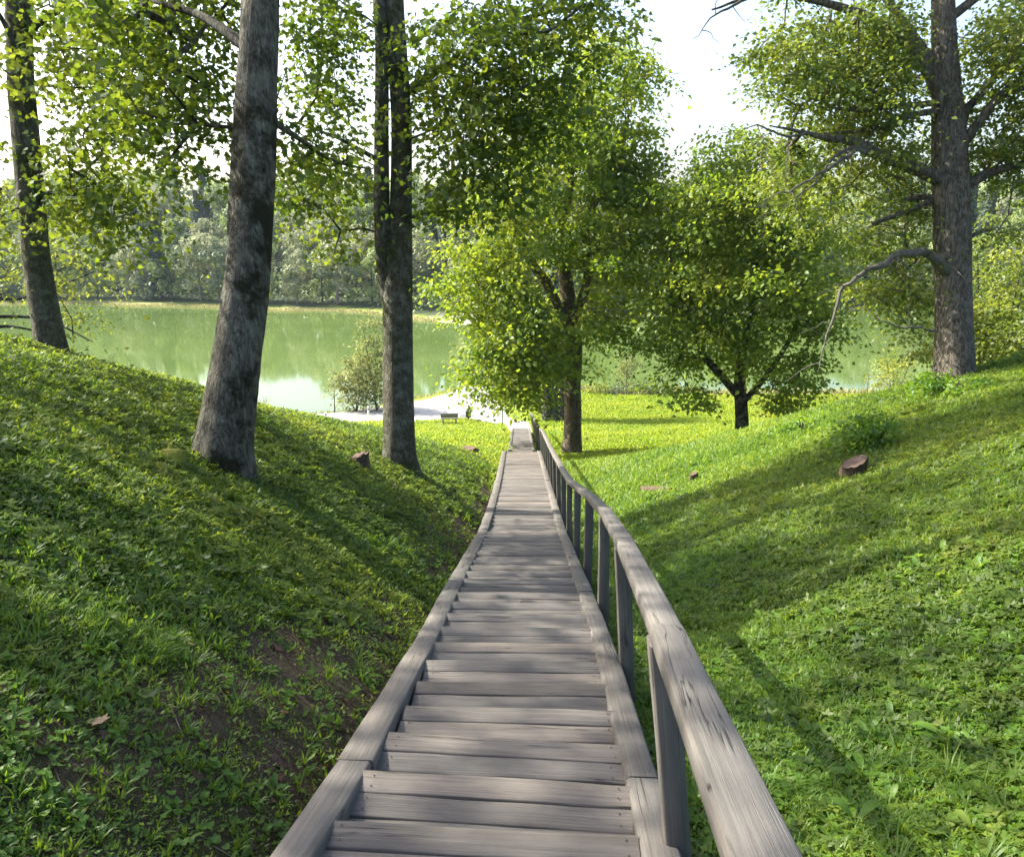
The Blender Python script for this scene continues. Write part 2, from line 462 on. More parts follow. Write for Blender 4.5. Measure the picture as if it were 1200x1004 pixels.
def grassy(x, y):
    """0 bare earth .. 1 closed turf"""
    lawn = np.maximum(sstep(17, 24, y) * (x < -.4), sstep(13, 17, y) * (x >= -.4) * sstep(9, 6.5, x - .25 * (y - 14))) + 0.0
    lawn = np.maximum(lawn, sstep(2.6, 1.2, np.abs(x - 2.6)) * .85 * (x > .4))
    n = fbm(x * .9 + 40, y * .9 + 11, 4)
    edge = sstep(.2, 1.5, np.abs(x - stair_x(y)) - .75)
    g = np.clip(lawn + sstep(.46, .68, n) * .7, 0, 1) * np.where((y < 24) & (x < 0), .25 + .75 * edge, 1)
    return g * (1 - .8 * worn(x, y))
far = (yy - shore_far(xx))
grass_a = grassy(xx, yy)
beach = np.exp(-((xx + 6) / 5) ** 2) * sstep(-1.0, 1.5, far) * (1 - sstep(7, 10, far)) * (yy > 110)
reed = ((far > -2) & (far < 3.5)).astype(float) * (1 - beach)
forest = sstep(3.5, 6, far)
ground_me = mesh_from('ground', V, [F], smooth=True, attrs={'grass': grass_a, 'beach': beach, 'reed': reed, 'forest': forest, 'lawn': np.where(xx > 0, sstep(12, 18, yy), sstep(18, 26, yy))})
m, nt, out = nodes('ground_cover')
tc = N(nt, 'ShaderNodeTexCoord').outputs['Object']
A = lambda n: N(nt, 'ShaderNodeAttribute', attribute_name=n).outputs['Fac']
n1 = noise(nt, tc, 26, 6, .7); n2 = noise(nt, tc, 3.0, 4, .6); n3 = noise(nt, tc, 110, 3, .7)
earth = ramp(nt, mixc(nt, n1, n3, .5), [(.34, (.03, .02, .015)), (.5, (.085, .058, .042)), (.62, (.20, .145, .105))])
earth = mixc(nt, earth, (.05, .062, .02), ramp(nt, n2, [(.42, (0, 0, 0)), (.66, (.6, .6, .6))]))
turf = ramp(nt, n3, [(.3, (.025, .05, .010)), (.55, (.055, .10, .018)), (.75, (.10, .15, .03))])
lawnc = ramp(nt, noise(nt, tc, 1.1, 5, .7), [(.3, (.13, .22, .018)), (.52, (.20, .29, .025)), (.7, (.30, .34, .05))])
lawnc = mixc(nt, lawnc, ramp(nt, n1, [(.3, (.6, .6, .6)), (.7, (1.25, 1.2, 1.1))]), 1.0, 'MULTIPLY')
turf = mixc(nt, turf, lawnc, A('lawn'))
col = mixc(nt, earth, turf, A('grass'))
col = mixc(nt, col, (.03, .045, .02), A('forest'))
col = mixc(nt, col, ramp(nt, noise(nt, tc, .5, 4), [(.35, (.24, .24, .09)), (.65, (.34, .30, .14))]), A('reed'))
col = mixc(nt, col, (.55, .50, .42), A('beach'))
p = N(nt, 'ShaderNodeBsdfPrincipled'); p.inputs['Roughness'].default_value = .95; p.inputs['Specular IOR Level'].default_value = .15
nt.links.new(col, p.inputs['Base Color'])
nt.links.new(bump(nt, n1, 1.0, .05), p.inputs['Normal']); nt.links.new(p.outputs[0], out.inputs[0])
ground = tag(link('ground', ground_me, m), kind='structure')

# lake
m, nt, out = nodes('lake_water')
tc = N(nt, 'ShaderNodeTexCoord').outputs['Object']
p = N(nt, 'ShaderNodeBsdfPrincipled')
nb = noise(nt, mapping(nt, tc, (.02, .05, 1)), 1.0, 3)
nt.links.new(ramp(nt, nb, [(.35, (.078, .125, .030)), (.65, (.10, .15, .040))]), p.inputs['Base Color'])
p.inputs['Roughness'].default_value = .05; p.inputs['IOR'].default_value = 1.33
rip = noise(nt, mapping(nt, tc, (.9, 2.2, 1)), 1.0, 3)
nt.links.new(bump(nt, rip, .05, .02), p.inputs['Normal']); nt.links.new(p.outputs[0], out.inputs[0])
me = mesh_from('lake_water', [(-500, 45, 0), (500, 45, 0), (500, 200, 0), (-500, 200, 0)], [np.array([[0, 1, 2, 3]])])
lake = tag(link('lake_water', me, m), kind='structure')

# road: a pale gravel sheet draped on the ground, outline given on the map
def drape(name, outline, mat, lift=.03, step=.5, kind='structure'):
    out = np.array(outline)
    xs = np.arange(out[:, 0].min(), out[:, 0].max() + step, step); ys = np.arange(out[:, 1].min(), out[:, 1].max() + step, step)
    Xg, Yg = np.meshgrid(xs, ys)
    def inside(x, y):
        c = np.zeros(x.shape, bool); n = len(out)
        for a in range(n):
            x1, y1 = out[a]; x2, y2 = out[(a + 1) % n]
            if y1 == y2: continue
            c ^= ((y1 > y) != (y2 > y)) & (x < (x2 - x1) * (y - y1) / (y2 - y1) + x1)
        return c
    cxs = (Xg[:-1, :-1] + Xg[1:, 1:]) / 2; cys = (Yg[:-1, :-1] + Yg[1:, 1:]) / 2
    ok = inside(cxs, cys)
    nn_ = len(xs); I, J = np.nonzero(ok)
    F = np.stack([I*nn_ + J, I*nn_ + J + 1, (I+1)*nn_ + J + 1, (I+1)*nn_ + J], 1)
    Z = ground_z(Xg, Yg) + lift
    V = np.stack([Xg.ravel(), Yg.ravel(), Z.ravel()], 1)
    used, inv = np.unique(F, return_inverse=True)
    me = mesh_from(name, V[used], [inv.reshape(F.shape)], smooth=True)
    return tag(link(name, me, mat), kind=kind)
M_ROAD = plain_mat('pale_gravel', (.24, .235, .225), (.37, .36, .345), 2.5, .95, .6, .03)
def G(px, row): return hit(px, row)[0][:2]
drape('road', [(-60, 42), (-30, 55), (-22, 57.5), (-15, 60.5), (-10.1, 62.7), (-8.3, 65.2), (-6.3, 69.5), (-4.6, 74.0), (-2.5, 74.0), (-1.5, 66), (-.6, 60), (0.1, 54),
               (1.3, 52), (1.3, 42.2), (0.0, 42.2), (-.6, 51), (-3, 54.5), (-6, 53), (-8.5, 52), (-12, 51.5), (-17, 51), (-24, 50), (-40, 42), (-60, 32)], M_ROAD, .035, .3)

# ------------------------------------------------------------------ stairway
def stair_point(y, off, lift=0.0):
    """point beside the stair centre line, level with the treads"""
    x = float(stair_x(y)); dx = float(stair_x(y + .2) - stair_x(y - .2)) / .4
    n = math.hypot(1, dx)
    return np.array([x + off / n, y - off * dx / n, EYE - float(stair_drop(y)) + lift])

def build_flight(name, label, y0, y1, half, curbs, cw, group):
    b = stair_point(y0, 0)
    root = empty(name, b, label, 'stairway', group)
    y = y0
    bw = .137
    while y < y1 - .2:
        nb = 3 if RNG.random() < .8 else 2
        tread = nb * (bw + .008)
        top = EYE - float(stair_drop(y + tread * .5))
        mb = MB()
        for k in range(nb):
            yy_ = y + (k + .5) * (bw + .008)
            c = stair_point(yy_, 0); dx = float(stair_x(yy_ + .5) - stair_x(yy_ - .5))
            d = np.array([1, -dx, 0]); d /= np.linalg.norm(d)
            sk = RNG.normal(0, .004); ln = half + RNG.normal(0, .004)
            p0 = np.array([c[0], yy_, top]) - d * ln; p1 = np.array([c[0], yy_, top]) + d * ln
            p0[1] += sk; p1[1] -= sk
            dz = RNG.normal(0, .0022, 2); p0[2] += dz[0] + .0; p1[2] += dz[1]
            bar(mb, p0, p1, bw + RNG.normal(0, .002), .04, segs=10 if y < 12 else 3, jit=.0022, bev=.005, tone=float(np.clip(RNG.normal(.5, .24), 0, 1)))
            if y < 14:
                for (e0, sg) in ((p0, 1), (p1, -1)):
                    for oy in (-.035, .035):
                        c_ = e0 + d * sg * (.055 + RNG.normal(0, .006)) + np.array([0, oy + RNG.normal(0, .005), .0035]); an = np.arange(7) / 7 * 2 * pi
                        Vn = np.vstack([np.stack([c_[0] + .0048 * np.cos(an), c_[1] + .0048 * np.sin(an), np.full(7, c_[2])], 1), c_ + [0, 0, .001]])
                        m7 = np.arange(7); mb.add(Vn, np.stack([m7, (m7 + 1) % 7, np.full(7, 7)], 1))
        so = mb.build('step', M_WOOD, root, origin=b)
        if 3 in mb.F:
            nn3 = sum(len(q) for q in mb.F[3]); so.data.materials.append(M_NAIL)
            mi = np.zeros(len(so.data.polygons), np.int32); mi[:nn3] = 1; so.data.polygons.foreach_set('material_index', mi)
        y += tread
    for side in (-1, 1):
        for a, e in zip(curbs[:-1], curbs[1:]):
            mb = MB()
            lift = .055 + RNG.normal(0, .004)
            w = cw * (1.0 if side > 0 else 1.12)
            p0 = stair_point(a + .006, side * (half + w / 2 - .01), lift); p1 = stair_point(e - .006, side * (half + w / 2 - .01), lift)
            bar(mb, p0, p1, w, .15, segs=max(3, int((e - a) * 5)), jit=.003, bev=.012, tone=float(np.clip(RNG.normal(.5, .15), 0, 1)))
            mb.build('edge_beam', M_WOOD, root, origin=b)
    # stringers and stub posts carrying the boards
    for side in (-1, 1):
        mb = MB()
        for a, e in zip(curbs[:-1], curbs[1:]):
            bar(mb, stair_point(a, side * (half - .03), -.075), stair_point(e, side * (half - .03), -.075), .06, .14, tone=.2)
        mb.build('stringer', M_WOOD, root, origin=b)
    for yy_ in np.arange(y0 + 1.2, y1, 2.0):
        for side in (-1, 1):
            c = stair_point(yy_, side * (half + .02), -.10); g = gz(c[0], c[1]) - .15
            if c[2] - g > .05:
                mb = MB(); bar(mb, c, [c[0], c[1], g], .1, .1, up=(0, 1, 0), tone=.25)
                mb.build('support_post', M_WOOD, root, origin=b)
    return root
curb_y = [.35, 3.05, 5.35, 6.95, 9.5, 12.0, 14.6, 17.2, 19.9, 22.6, 25.6, 28.5]
build_flight('wooden_stairway', 'long weathered grey plank stairway running down the slope from the camera', .35, 28.4, .60, curb_y, .15, 'wooden stair flights')
build_flight('wooden_stairway', 'narrow sunlit lower flight of the plank stairway near the road', 28.75, 42.0, .42, [28.75, 31.4, 34.1, 36.8, 39.4, 42.1], .11, 'wooden stair flights')

# railing
RY = [0, .98, 1.6, 2.8, 3.65, 5.8, 8.4, 14.8, 28, 29.5, 42]
RXv = [.29, .40, .465, .58, .66, .82, .92, 1.02, 1.12, 1.05, 1.06]
def rail_pt(y, h=.95): return np.array([float(np.interp(y, RY, RXv)), y, EYE - float(stair_drop(y)) + h])
def build_rail(label, posts, y_start, y_end, name='wooden_railing'):
    b = stair_point(posts[0], .7)
    root = empty(name, b, label, 'railing', 'stair railings')
    for yp in posts:
        t = rail_pt(yp, .95 - .06); t[0] -= .015
        x = max(t[0] + .0, stair_point(yp, .60 + .15 + .05)[0])
        bt = np.array([x, yp, gz(x, yp) - .12])
        mb = MB(); bar(mb, t + [0, .045, 0], bt + [0, .045, 0], .095, .09, up=(0, 1, 0), segs=6, jit=.0015, bev=.006, tone=float(RNG.uniform(.3, .6)))
        mb.build('rail_post', M_RAILW, root, origin=b)
    cuts = [y_start] + [posts[k] for k in range(len(posts)) if k % 2 == 1 and y_start + 1 < posts[k] < y_end - 1] + [y_end]
    for a, e in zip(cuts[:-1], cuts[1:]):
        mb = MB()
        ys = np.array([a] + [q for q in posts if a + .05 < q < e - .05] + [e])
        uo = RNG.random(2) * 30; acc = 0; tn = float(RNG.uniform(.4, .65))
        # one plank, gently sprung between its posts
        P = [rail_pt(q, .95) for q in ys]
        for q in range(len(P) - 1):
            bar(mb, P[q] + (.004 if q == 0 else 0) * np.array([0, 1, 0]), P[q + 1], .112, .065, segs=8, jit=.0012, bev=.005, tone=tn, uoff=(uo[0] + acc, uo[1]))
            acc += np.linalg.norm(P[q + 1] - P[q])
        mb.build('handrail', M_RAILW, root, origin=b)
    return root
posts = [.45, 2.45, 4.7, 6.5, 8.5, 10.4, 12.3, 14.2, 16.1, 18.0, 19.8, 21.5, 23.2, 24.9, 26.5, 28.1]
build_rail('weathered wooden handrail on square posts along the right edge of the long stairway', posts, .30, 28.3)
build_rail('short sunlit railing beside the narrow lower flight of the stairway', [30.0, 32.0, 34.0, 36.0, 38.0, 40.0, 41.6], 29.6, 41.9)

# ------------------------------------------------------------------ trees
def B(px, row, zc, rp, rr, rd):
    """crown lump: centre as seen at (px,row) at depth zc, half width/height in photo pixels, half depth in metres"""
    return (W(px, row, zc), np.array([rp / 900 * zc, rd, rr / 900 * zc]))

def grow(root, loc, stems, lumps, spec, bark, leafm, seed, twig=.012, limbs=(), leaf_T=None, leaf_F=None, min_h=0, dead=()):
    """stems: list of arrays (n,4) xyz r. lumps: (centre, radii, ntips). spec: leaves per tip, cluster radius, size, tone mean"""
    rng = np.random.default_rng(seed)
    loc = np.asarray(loc, float)
    for si, st in enumerate(stems):
        P = smooth_path(st, max(10, int(np.linalg.norm(st[-1][:3] - st[0][:3]) / .22)))
        R = P[:, 3].copy()
        if si == 0 or spec.get('flare_all'):
            hh = P[:, 2] - P[0, 2]
            R = R * (1 + .3 * spec.get('flare', .45) * np.exp(-hh / .8))
        mb = MB(); tube(mb, P[:, :3], R, 48 if R[0] > .15 else 16, .5, spec.get('nz', .13), seed + si * 3, flare=spec.get('flare', .45) if si == 0 else 0)
        mb.build('trunk' if si == 0 or spec.get('flare_all') else 'limb', bark, root, origin=loc, smooth=True)
    nodes_p = []; nodes_par = []; fixed = []
    for st in stems + list(limbs):
        P = smooth_path(st, max(6, int(np.linalg.norm(st[-1][:3] - st[0][:3]) / .4)))
        for q in P:
            if q[2] > loc[2] + min_h: nodes_p.append(q[:3]); nodes_par.append(-1); fixed.append(q[3])
    for li, st in enumerate(limbs):
        P = smooth_path(st, max(8, int(np.linalg.norm(st[-1][:3] - st[0][:3]) / .18)))
        w = rng.normal(0, 1, (len(P), 3)) * .02 * (1 if len(P) > 12 else .3); w[0] = 0
        P[:, :3] += np.cumsum(w, 0) * .5
        mb = MB(); tube(mb, P[:, :3], P[:, 3], 14, .5, .12, seed + 50 + li)
        mb.build('limb', bark, root, origin=loc, smooth=True)
    for li, st in enumerate(dead):
        P = smooth_path(st, max(8, int(np.linalg.norm(st[-1][:3] - st[0][:3]) / .12)))
        w = rng.normal(0, .034, (len(P), 3)) * (1 + 2.2 * (rng.random((len(P), 1)) < .15)); w[0] = 0
        P[:, :3] += np.cumsum(w, 0) * .6
        mb = MB(); tube(mb, P[:, :3], P[:, 3], 12, .5, .15, seed + 80 + li)
        for k in range(3, len(P) - 1, 3):          # thin bare side twigs
            if rng.random() < .75:
                d = rng.normal(0, 1, 3); d[2] -= .3; d /= np.linalg.norm(d); L = rng.uniform(.3, 1.2)
                q = [P[k, :3] + d * L * f + np.array([0, 0, -.12 * f * f]) + rng.normal(0, .03, 3) * (f > 0) for f in np.linspace(0, 1, 5)]
                tube(mb, q, np.linspace(max(.012, P[k, 3] * .35), .005, 5), 5)
        mb.build('dead_branch', M_DEADW, root, origin=loc, smooth=True)
    tips = []
    for (c, r, nt_) in lumps:
        nc = int(nt_ * 2.6)
        d = rng.normal(0, 1, (nc, 3)); d /= np.linalg.norm(d, axis=1)[:, None]
        tips.append(c + d * r * (rng.random(nc) ** .42 * (1 + .16 * rng.normal(0, 1, nc)))[:, None])
    tips = np.concatenate(tips)
    g = ground_z(tips[:, 0], tips[:, 1])
    tips = tips[tips[:, 2] > g + spec.get('lowest', .4)]
    gap = fbm(tips[:, 0] * .55 + tips[:, 2] * .4 + seed, tips[:, 1] * .3 + tips[:, 2] * .5 + 40, 2)
    tips = tips[(gap > spec.get('gap', .36)) | (rng.random(len(tips)) < .15)]
    if spec.get('clear'):
        A0 = np.concatenate([smooth_path(q_, 40) for q_ in stems])
        A0 = A0[A0[:, 2] < EYE + spec.get('ctop', 3.5)]
        dxy = np.array([np.min(np.abs((t[0] / t[1] - A0[:, 0] / A0[:, 1])) * t[1] + 4 * (np.abs(t[2] - A0[:, 2]) > .8)) for t in tips])
        dep = np.array([t[1] - A0[np.argmin(np.abs(A0[:, 2] - t[2])), 1] for t in tips])
        tips = tips[(dxy > spec['clear']) | (dep > .9)]
    # neighbouring sprays keep their distance, so that gaps and layers stay open
    dm = spec.get('dmin', spec['rc'] * 1.9); kept = np.zeros((0, 3))
    sel = []
    for q in rng.permutation(len(tips)):
        v = tips[q] * [1, 1, 1.45]; dd = dm * (.8 + .5 * rng.random())
        if len(sel) == 0 or ((kept - v) ** 2).sum(1).min() > dd * dd:
            sel.append(q); kept = np.vstack([kept, v])
    tips = tips[sel]
    NP = np.array(nodes_p); order = np.argsort([np.min(np.linalg.norm(NP - t, axis=1)) for t in tips])
    NPl = list(nodes_p); par = list(nodes_par); arr = np.zeros((len(NPl) + len(tips) * 8, 3)); arr[:len(NPl)] = NP; cnt = len(NPl); base_n = cnt
    weight = np.zeros(len(arr)); pard = -np.ones(len(arr), int); paths = []
    for ti in order:
        t = tips[ti]; A_ = arr[:cnt]
        d = np.linalg.norm(A_ - t, axis=1) + .35 * np.maximum(0, A_[:, 2] - t[2] + .3)
        k = int(np.argmin(d)); a = A_[k].copy(); L = np.linalg.norm(t - a)
        m_ = max(1, min(7, int(L / .4)))
        path = [k]
        mid = rng.normal(0, .07 * L, 3) + np.array([0, 0, .08 * L])
        for q in range(1, m_ + 1):
            f = q / m_
            arr[cnt] = a + (t - a) * f + mid * 4 * f * (1 - f) + rng.normal(0, .03 * min(L, 1.5), 3) * (f < 1)
            pard[cnt] = path[-1]; path.append(cnt); cnt += 1
        paths.append(path)
    for path in paths:
        k = path[-1]
        while k >= 0: weight[k] += 1; k = pard[k]
    mb = MB()
    for path in paths:
        R = twig * np.maximum(1, weight[path]) ** .47
        if path[0] < base_n: R[0] = R[1] * 1.2
        if len(path) == 2:
            P = np.array([arr[path[0]], (arr[path[0]] + arr[path[1]]) / 2, arr[path[1]]]); R = np.array([R[0], (R[0] + R[1]) / 2, R[1] * .7])
        else: P = arr[path]
        tube(mb, P, np.minimum(R, R[1] * 1.4 if len(R) > 1 else R), 6 if R.max() > .03 else 5)
    mb.build('branches', spec.get('bbark', bark), root, origin=loc, smooth=True)
    # leaves
    npt = spec['n']; rc = spec['rc']; ls = spec['size']
    nt_ = len(tips)
    counts = rng.poisson(npt * rng.uniform(.45, 1.55, nt_))
    idx = np.repeat(np.arange(nt_), counts); Nl = len(idx)
    off = rng.normal(0, 1, (Nl, 3)) * np.array([1, 1, .42]) * (rc * rng.uniform(.65, 1.3, nt_)[idx])[:, None]
    rr_ = np.linalg.norm(off[:, :2], axis=1); off[:, 2] -= rr_ ** 2 / (rc * 6)
    pos = tips[idx] + off
    nrm = rng.normal(0, 1, (Nl, 3)) * .55 + np.array([0, 0, .75]) + off / rc * .15
    fwd = off * np.array([1, 1, .3]) + rng.normal(0, .5, (Nl, 3)) * rc - np.array([0, 0, .35 * rc])
    X, Y, Z = frames(nrm, fwd)
    size = ls * rng.uniform(.6, 1.3, Nl)
    ct = rng.normal(0, .22, nt_)
    tone = np.clip(spec.get('tone', .45) + ct[idx] + rng.normal(0, .16, Nl), 0, 1)
    T = KITE if leaf_T is None else leaf_T; Ff = KITE_F if leaf_F is None else leaf_F
    keep = pos[:, 2] > ground_z(pos[:, 0], pos[:, 1]) + .04
    st = new_store(); scatter(st, T, Ff, pos[keep], X[keep], Y[keep], Z[keep], size[keep], tone[keep])
    finish(st, 'crown', leafm, root, origin=loc)
    return root

def trunk_px(pts, sink=.25):
    """pts: (px,row,zc,radius); the first is moved down to the ground"""
    out = [np.append(W(*p_[:3]), p_[3]) for p_ in pts]
    g = gz(out[0][0], out[0][1]) - sink
    if out[0][2] > g: out.insert(0, np.array([out[0][0] + (out[0][0]-out[1][0]) * .05, out[0][1], g, out[0][3] * 1.03]))
    else: out[0][2] = g
    return np.array(out)
def wl(pts): return np.array([np.append(W(*p_[:3]), p_[3]) for p_ in pts])
TREES = True
if TREES:
    # leaning maple with dark mossy bark: the nearest trunk
    z = 8.4
    st = trunk_px([(257, 552, z, .28), (273, 450, z, .262), (284, 380, z, .25), (292, 300, z, .236), (296, 200, z, .224), (300, 100, z, .212), (304, 0, z, .205), (308, -200, z + .3, .18), (300, -500, z + .8, .13), (300, -900, 9.6, .07)])
    loc = st[0, :3] + [0, 0, .25]
    r = empty('maple_tree', loc, 'leaning maple with dark moss patches up its trunk, nearest trunk left of the stairs', 'tree', 'big trees around the stairway')
    L = [B(190, 60, 9.6, 75, 60, 1.0) + (24,), B(232, 120, 9.2, 50, 50, .8) + (12,), B(160, 150, 9.5, 60, 50, .9) + (14,), B(350, 60, 9.5, 50, 55, .8) + (9,),
         B(345, 175, 10, 40, 40, .8) + (6,), B(205, 195, 9.2, 30, 22, .5) + (4,), B(255, 10, 9.6, 80, 35, .8) + (12,), B(390, 150, 10.5, 40, 50, .8) + (7,), B(240, -90, 10, 200, 90, 2.0) + (15,),
         (np.array([-3.2, 7.5, 21.5]), np.array([4.0, 4.0, 3.0]), 12)]
    grow(r, loc, [st], L, dict(n=120, rc=.33, size=.088, dmin=.46, tone=.40, nz=.14, flare=.28, clear=.55), M_BARKM, M_MAPLE, 11, .008, leaf_T=MAPLE, leaf_F=MAPLE_F, min_h=2.2,
         limbs=[wl([(300, 120, z, .06), (330, 150, 9.2, .035), (400, 190, 10.4, .018), (440, 195, 10.8, .008)]), wl([(296, 60, z, .07), (240, 20, 8.6, .05), (170, 0, 9.2, .02)]),
                wl([(310, -100, z, .1), (200, -220, 8.8, .07), (60, -330, 9, .03)]), wl([(310, -150, z, .1), (450, -260, 8.8, .07), (600, -330, 9, .03)])])
    # far left maple
    z = 13.4
    st = trunk_px([(61, 412, z, .235), (52, 360, z, .225), (42, 300, z, .22), (33, 200, z, .215), (24, 100, z, .21), (22, 0, z, .20), (10, -300, z + .5, .15), (20, -700, z + 1, .08)])
    loc = st[0, :3] + [0, 0, .25]
    r = empty('maple_tree', loc, 'maple with greenish furrowed trunk on the left bank crest, leftmost tree trunk', 'tree', 'big trees around the stairway')
    L = [B(20, 60, 13, 60, 70, 1.6) + (30,), B(110, 110, 12.6, 60, 60, 1.4) + (26,), B(70, 200, 12.5, 70, 55, 1.3) + (26,), B(130, 250, 12.8, 42, 40, .9) + (12,), B(20, 240, 13, 30, 70, 1.2) + (12,), B(60, 10, 13, 80, 40, 1.5) + (20,),
         B(155, 60, 13, 50, 60, 1.0) + (12,), B(0, -250, 13.8, 330, 200, 3.5) + (26,), (np.array([-9, 13, 24]), np.array([4.2, 4.2, 2.6]), 9), B(40, 290, 12.8, 30, 30, .6) + (6,)]
    grow(r, loc, [st], L, dict(n=120, rc=.38, size=.098, dmin=.55, tone=.5, nz=.10, flare=.25, clear=.6), M_BARKG, M_MAPLE, 12, .009, leaf_T=MAPLE, leaf_F=MAPLE_F, min_h=2.2,
         limbs=[wl([(26, 90, z, .06), (10, 30, z - .4, .04), (-60, -60, z - .8, .02)]), wl([(28, 40, z, .06), (80, 0, z - .5, .045), (130, -70, z - .8, .02)])])
    # forked tree beside the stairs
    z = 16.0
    st = trunk_px([(468, 545, z, .31), (467, 480, z, .31), (466, 400, z, .315), (466, 330, z, .30), (470, 250, z, .225), (471, 150, z, .21), (465, 50, z, .20), (462, 0, z, .19), (462, -300, z + .5, .14), (470, -600, z + 1, .08)])
    s2 = wl([(458, 370, z + .05, .14), (450, 320, z - .05, .16), (447, 250, z - .1, .165), (447, 150, z - .1, .15), (448, 60, z - .1, .14), (444, 0, z - .1, .13), (430, -250, z, .08)])
    loc = st[0, :3] + [0, 0, .25]
    r = empty('maple_tree', loc, 'tall forked tree with straight grey trunk close to the left side of the stairway', 'tree', 'big trees around the stairway')
    L = [B(385, 210, 15.5, 60, 50, 1.4) + (26,), B(405, 265, 15.5, 38, 30, .9) + (10,), B(395, 60, 15.5, 55, 60, 1.4) + (24,), B(560, 60, 14.6, 90, 60, 1.8) + (60,), B(600, 130, 14.6, 60, 60, 1.4) + (40,), B(560, 190, 14.6, 50, 45, 1.2) + (26,),
         B(520, 235, 15.5, 35, 28, .8) + (9,), B(640, 50, 14.2, 60, 45, 1.4) + (20,), B(660, 5, 13.6, 70, 18, 1.0) + (14,), B(590, 215, 14.6, 30, 25, .8) + (9,), B(520, 110, 15.5, 36, 40, 1.0) + (12,),
         B(330, 230, 15.5, 30, 26, .8) + (6,), B(420, 130, 15.5, 30, 50, 1) + (10,), B(480, -220, 15.5, 300, 180, 3.6) + (46,), B(738, 28, 13.2, 22, 16, .4) + (3,)]
    grow(r, loc, [st, s2], L, dict(n=120, rc=.40, size=.112, dmin=.60, tone=.40, nz=.07, flare=.35, clear=.6), M_BARKG, M_MAPLE, 13, .010, leaf_T=MAPLE, leaf_F=MAPLE_F, min_h=3.5,
         limbs=[wl([(480, 108, z - .1, .11), (497, 92, z - .3, .09), (515, 78, z - .5, .085), (545, 62, 15, .07), (580, 30, 14.6, .055), (640, 12, 14, .035), (700, 5, 13.4, .02)]),
                wl([(480, 50, z, .08), (492, 45, z - .1, .05), (520, 25, 15.4, .03)]), wl([(446, 190, z, .06), (430, 180, 15.7, .045), (395, 160, 15.5, .03), (350, 145, 15.5, .015)])])
    # maple standing on the lawn right of the stairs
    z = 35.5
    st = trunk_px([(670, 530, z, .44), (671, 500, z, .40), (671, 450, z, .37), (673, 405, z, .38), (668, 370, z, .36), (662, 320, z, .33), (655, 270, z, .24), (668, 230, z - .3, .17), (672, 150, z - .3, .10)])
    s2 = wl([(668, 385, z, .2), (690, 330, z - .3, .22), (685, 265, z - .5, .2), (702, 225, z - .5, .16), (725, 180, z - .5, .11), (738, 130, z - .5, .06)])
    s3 = wl([(664, 380, z, .2), (640, 330, z - .4, .22), (620, 305, z - .6, .2), (608, 270, z - .8, .17), (595, 245, z - 1, .12)])
    loc = st[0, :3] + [0, 0, .25]
    r = empty('maple_tree', loc, 'broad maple with a hollow brown trunk on the sunny lawn right of the railing', 'tree', 'big trees around the stairway')
    L = [B(690, 120, z, 62, 60, 3) + (46,), B(735, 100, z - 1, 45, 45, 2) + (20,), B(640, 200, z - 1.5, 70, 60, 3) + (74,), B(720, 200, z, 62, 70, 3) + (66,), B(575, 270, z - 2, 50, 55, 2.4) + (50,), B(562, 335, z - 2, 44, 42, 2) + (30,),
         B(620, 330, z - 2.5, 60, 50, 2.2) + (44,), B(700, 310, z - 2, 62, 55, 2.4) + (70,), B(596, 418, z - 3, 54, 62, 2) + (90,), B(650, 380, z - 3, 50, 45, 1.8) + (48,), B(700, 372, z - 2, 36, 28, 1.4) + (14,), B(625, 440, z - 3, 36, 36, 1.4) + (34,),
         B(570, 450, z - 2.5, 20, 30, 1.2) + (7,), B(760, 250, z, 28, 40, 1.5) + (9,), B(592, 462, z - 2.8, 30, 16, 1.0) + (16,), B(690, 60, z, 30, 20, 1.5) + (8,), B(668, 190, z - .5, 95, 130, 3.4) + (110,), B(622, 365, z - 2, 72, 85, 2.6) + (90,)]
    grow(r, loc, [st, s2, s3], L, dict(n=165, rc=.54, size=.212, dmin=.92, gap=.40, clear=.42, ctop=-1, tone=.56, nz=.16, flare=.25), M_BARKB, M_MAPLEY, 14, .014, min_h=4.6)
    # low branching maple
    z = 33.0
    st = trunk_px([(870, 512, z, .29), (869, 480, z, .27), (866, 450, z, .25), (872, 400, z, .16), (890, 330, z, .11), (895, 240, z, .05)])
    s2 = wl([(866, 465, z, .17), (845, 440, z - .2, .17), (822, 415, z - .3, .15), (815, 390, z - .3, .12), (800, 350, z - .4, .10), (785, 300, z - .4, .06)])
    s3 = wl([(872, 470, z, .13), (895, 445, z - .3, .12), (925, 400, z - .3, .09), (945, 350, z - .4, .06)])
    loc = st[0, :3] + [0, 0, .25]
    r = empty('maple_tree', loc, 'low branching round maple at the foot of the right bank, left of the big oak', 'tree', 'big trees around the stairway')
    L = [B(860, 225, z, 60, 45, 3) + (42,), B(800, 265, z, 48, 60, 2.5) + (40,), B(905, 265, z, 66, 66, 3) + (60,), B(835, 330, z - 1, 70, 60, 2.5) + (60,), B(925, 350, z - 1, 48, 60, 2.5) + (46,), B(785, 370, z - 1, 36, 50, 2) + (26,),
         B(860, 400, z - 1.5, 60, 45, 2) + (36,), B(920, 430, z - 1, 38, 40, 1.8) + (24,), B(815, 430, z - 1, 25, 25, 1.5) + (9,), B(835, 468, z + 1.2, 24, 12, 1.2) + (5,), B(910, 468, z - 1, 28, 14, 1.2) + (7,), B(860, 170, z, 36, 22, 1.5) + (12,), B(900, 190, z, 30, 30, 1.5) + (12,), B(862, 320, z - .3, 105, 130, 3.6) + (150,), B(868, 420, z - .5, 88, 36, 2.6) + (30,)]
    grow(r, loc, [st, s2, s3], L, dict(n=165, rc=.52, size=.195, dmin=.86, gap=.40, clear=.35, ctop=-4, tone=.52, nz=.12, flare=.3), M_BARKD, M_MAPLEY, 15, .013, min_h=1.6)
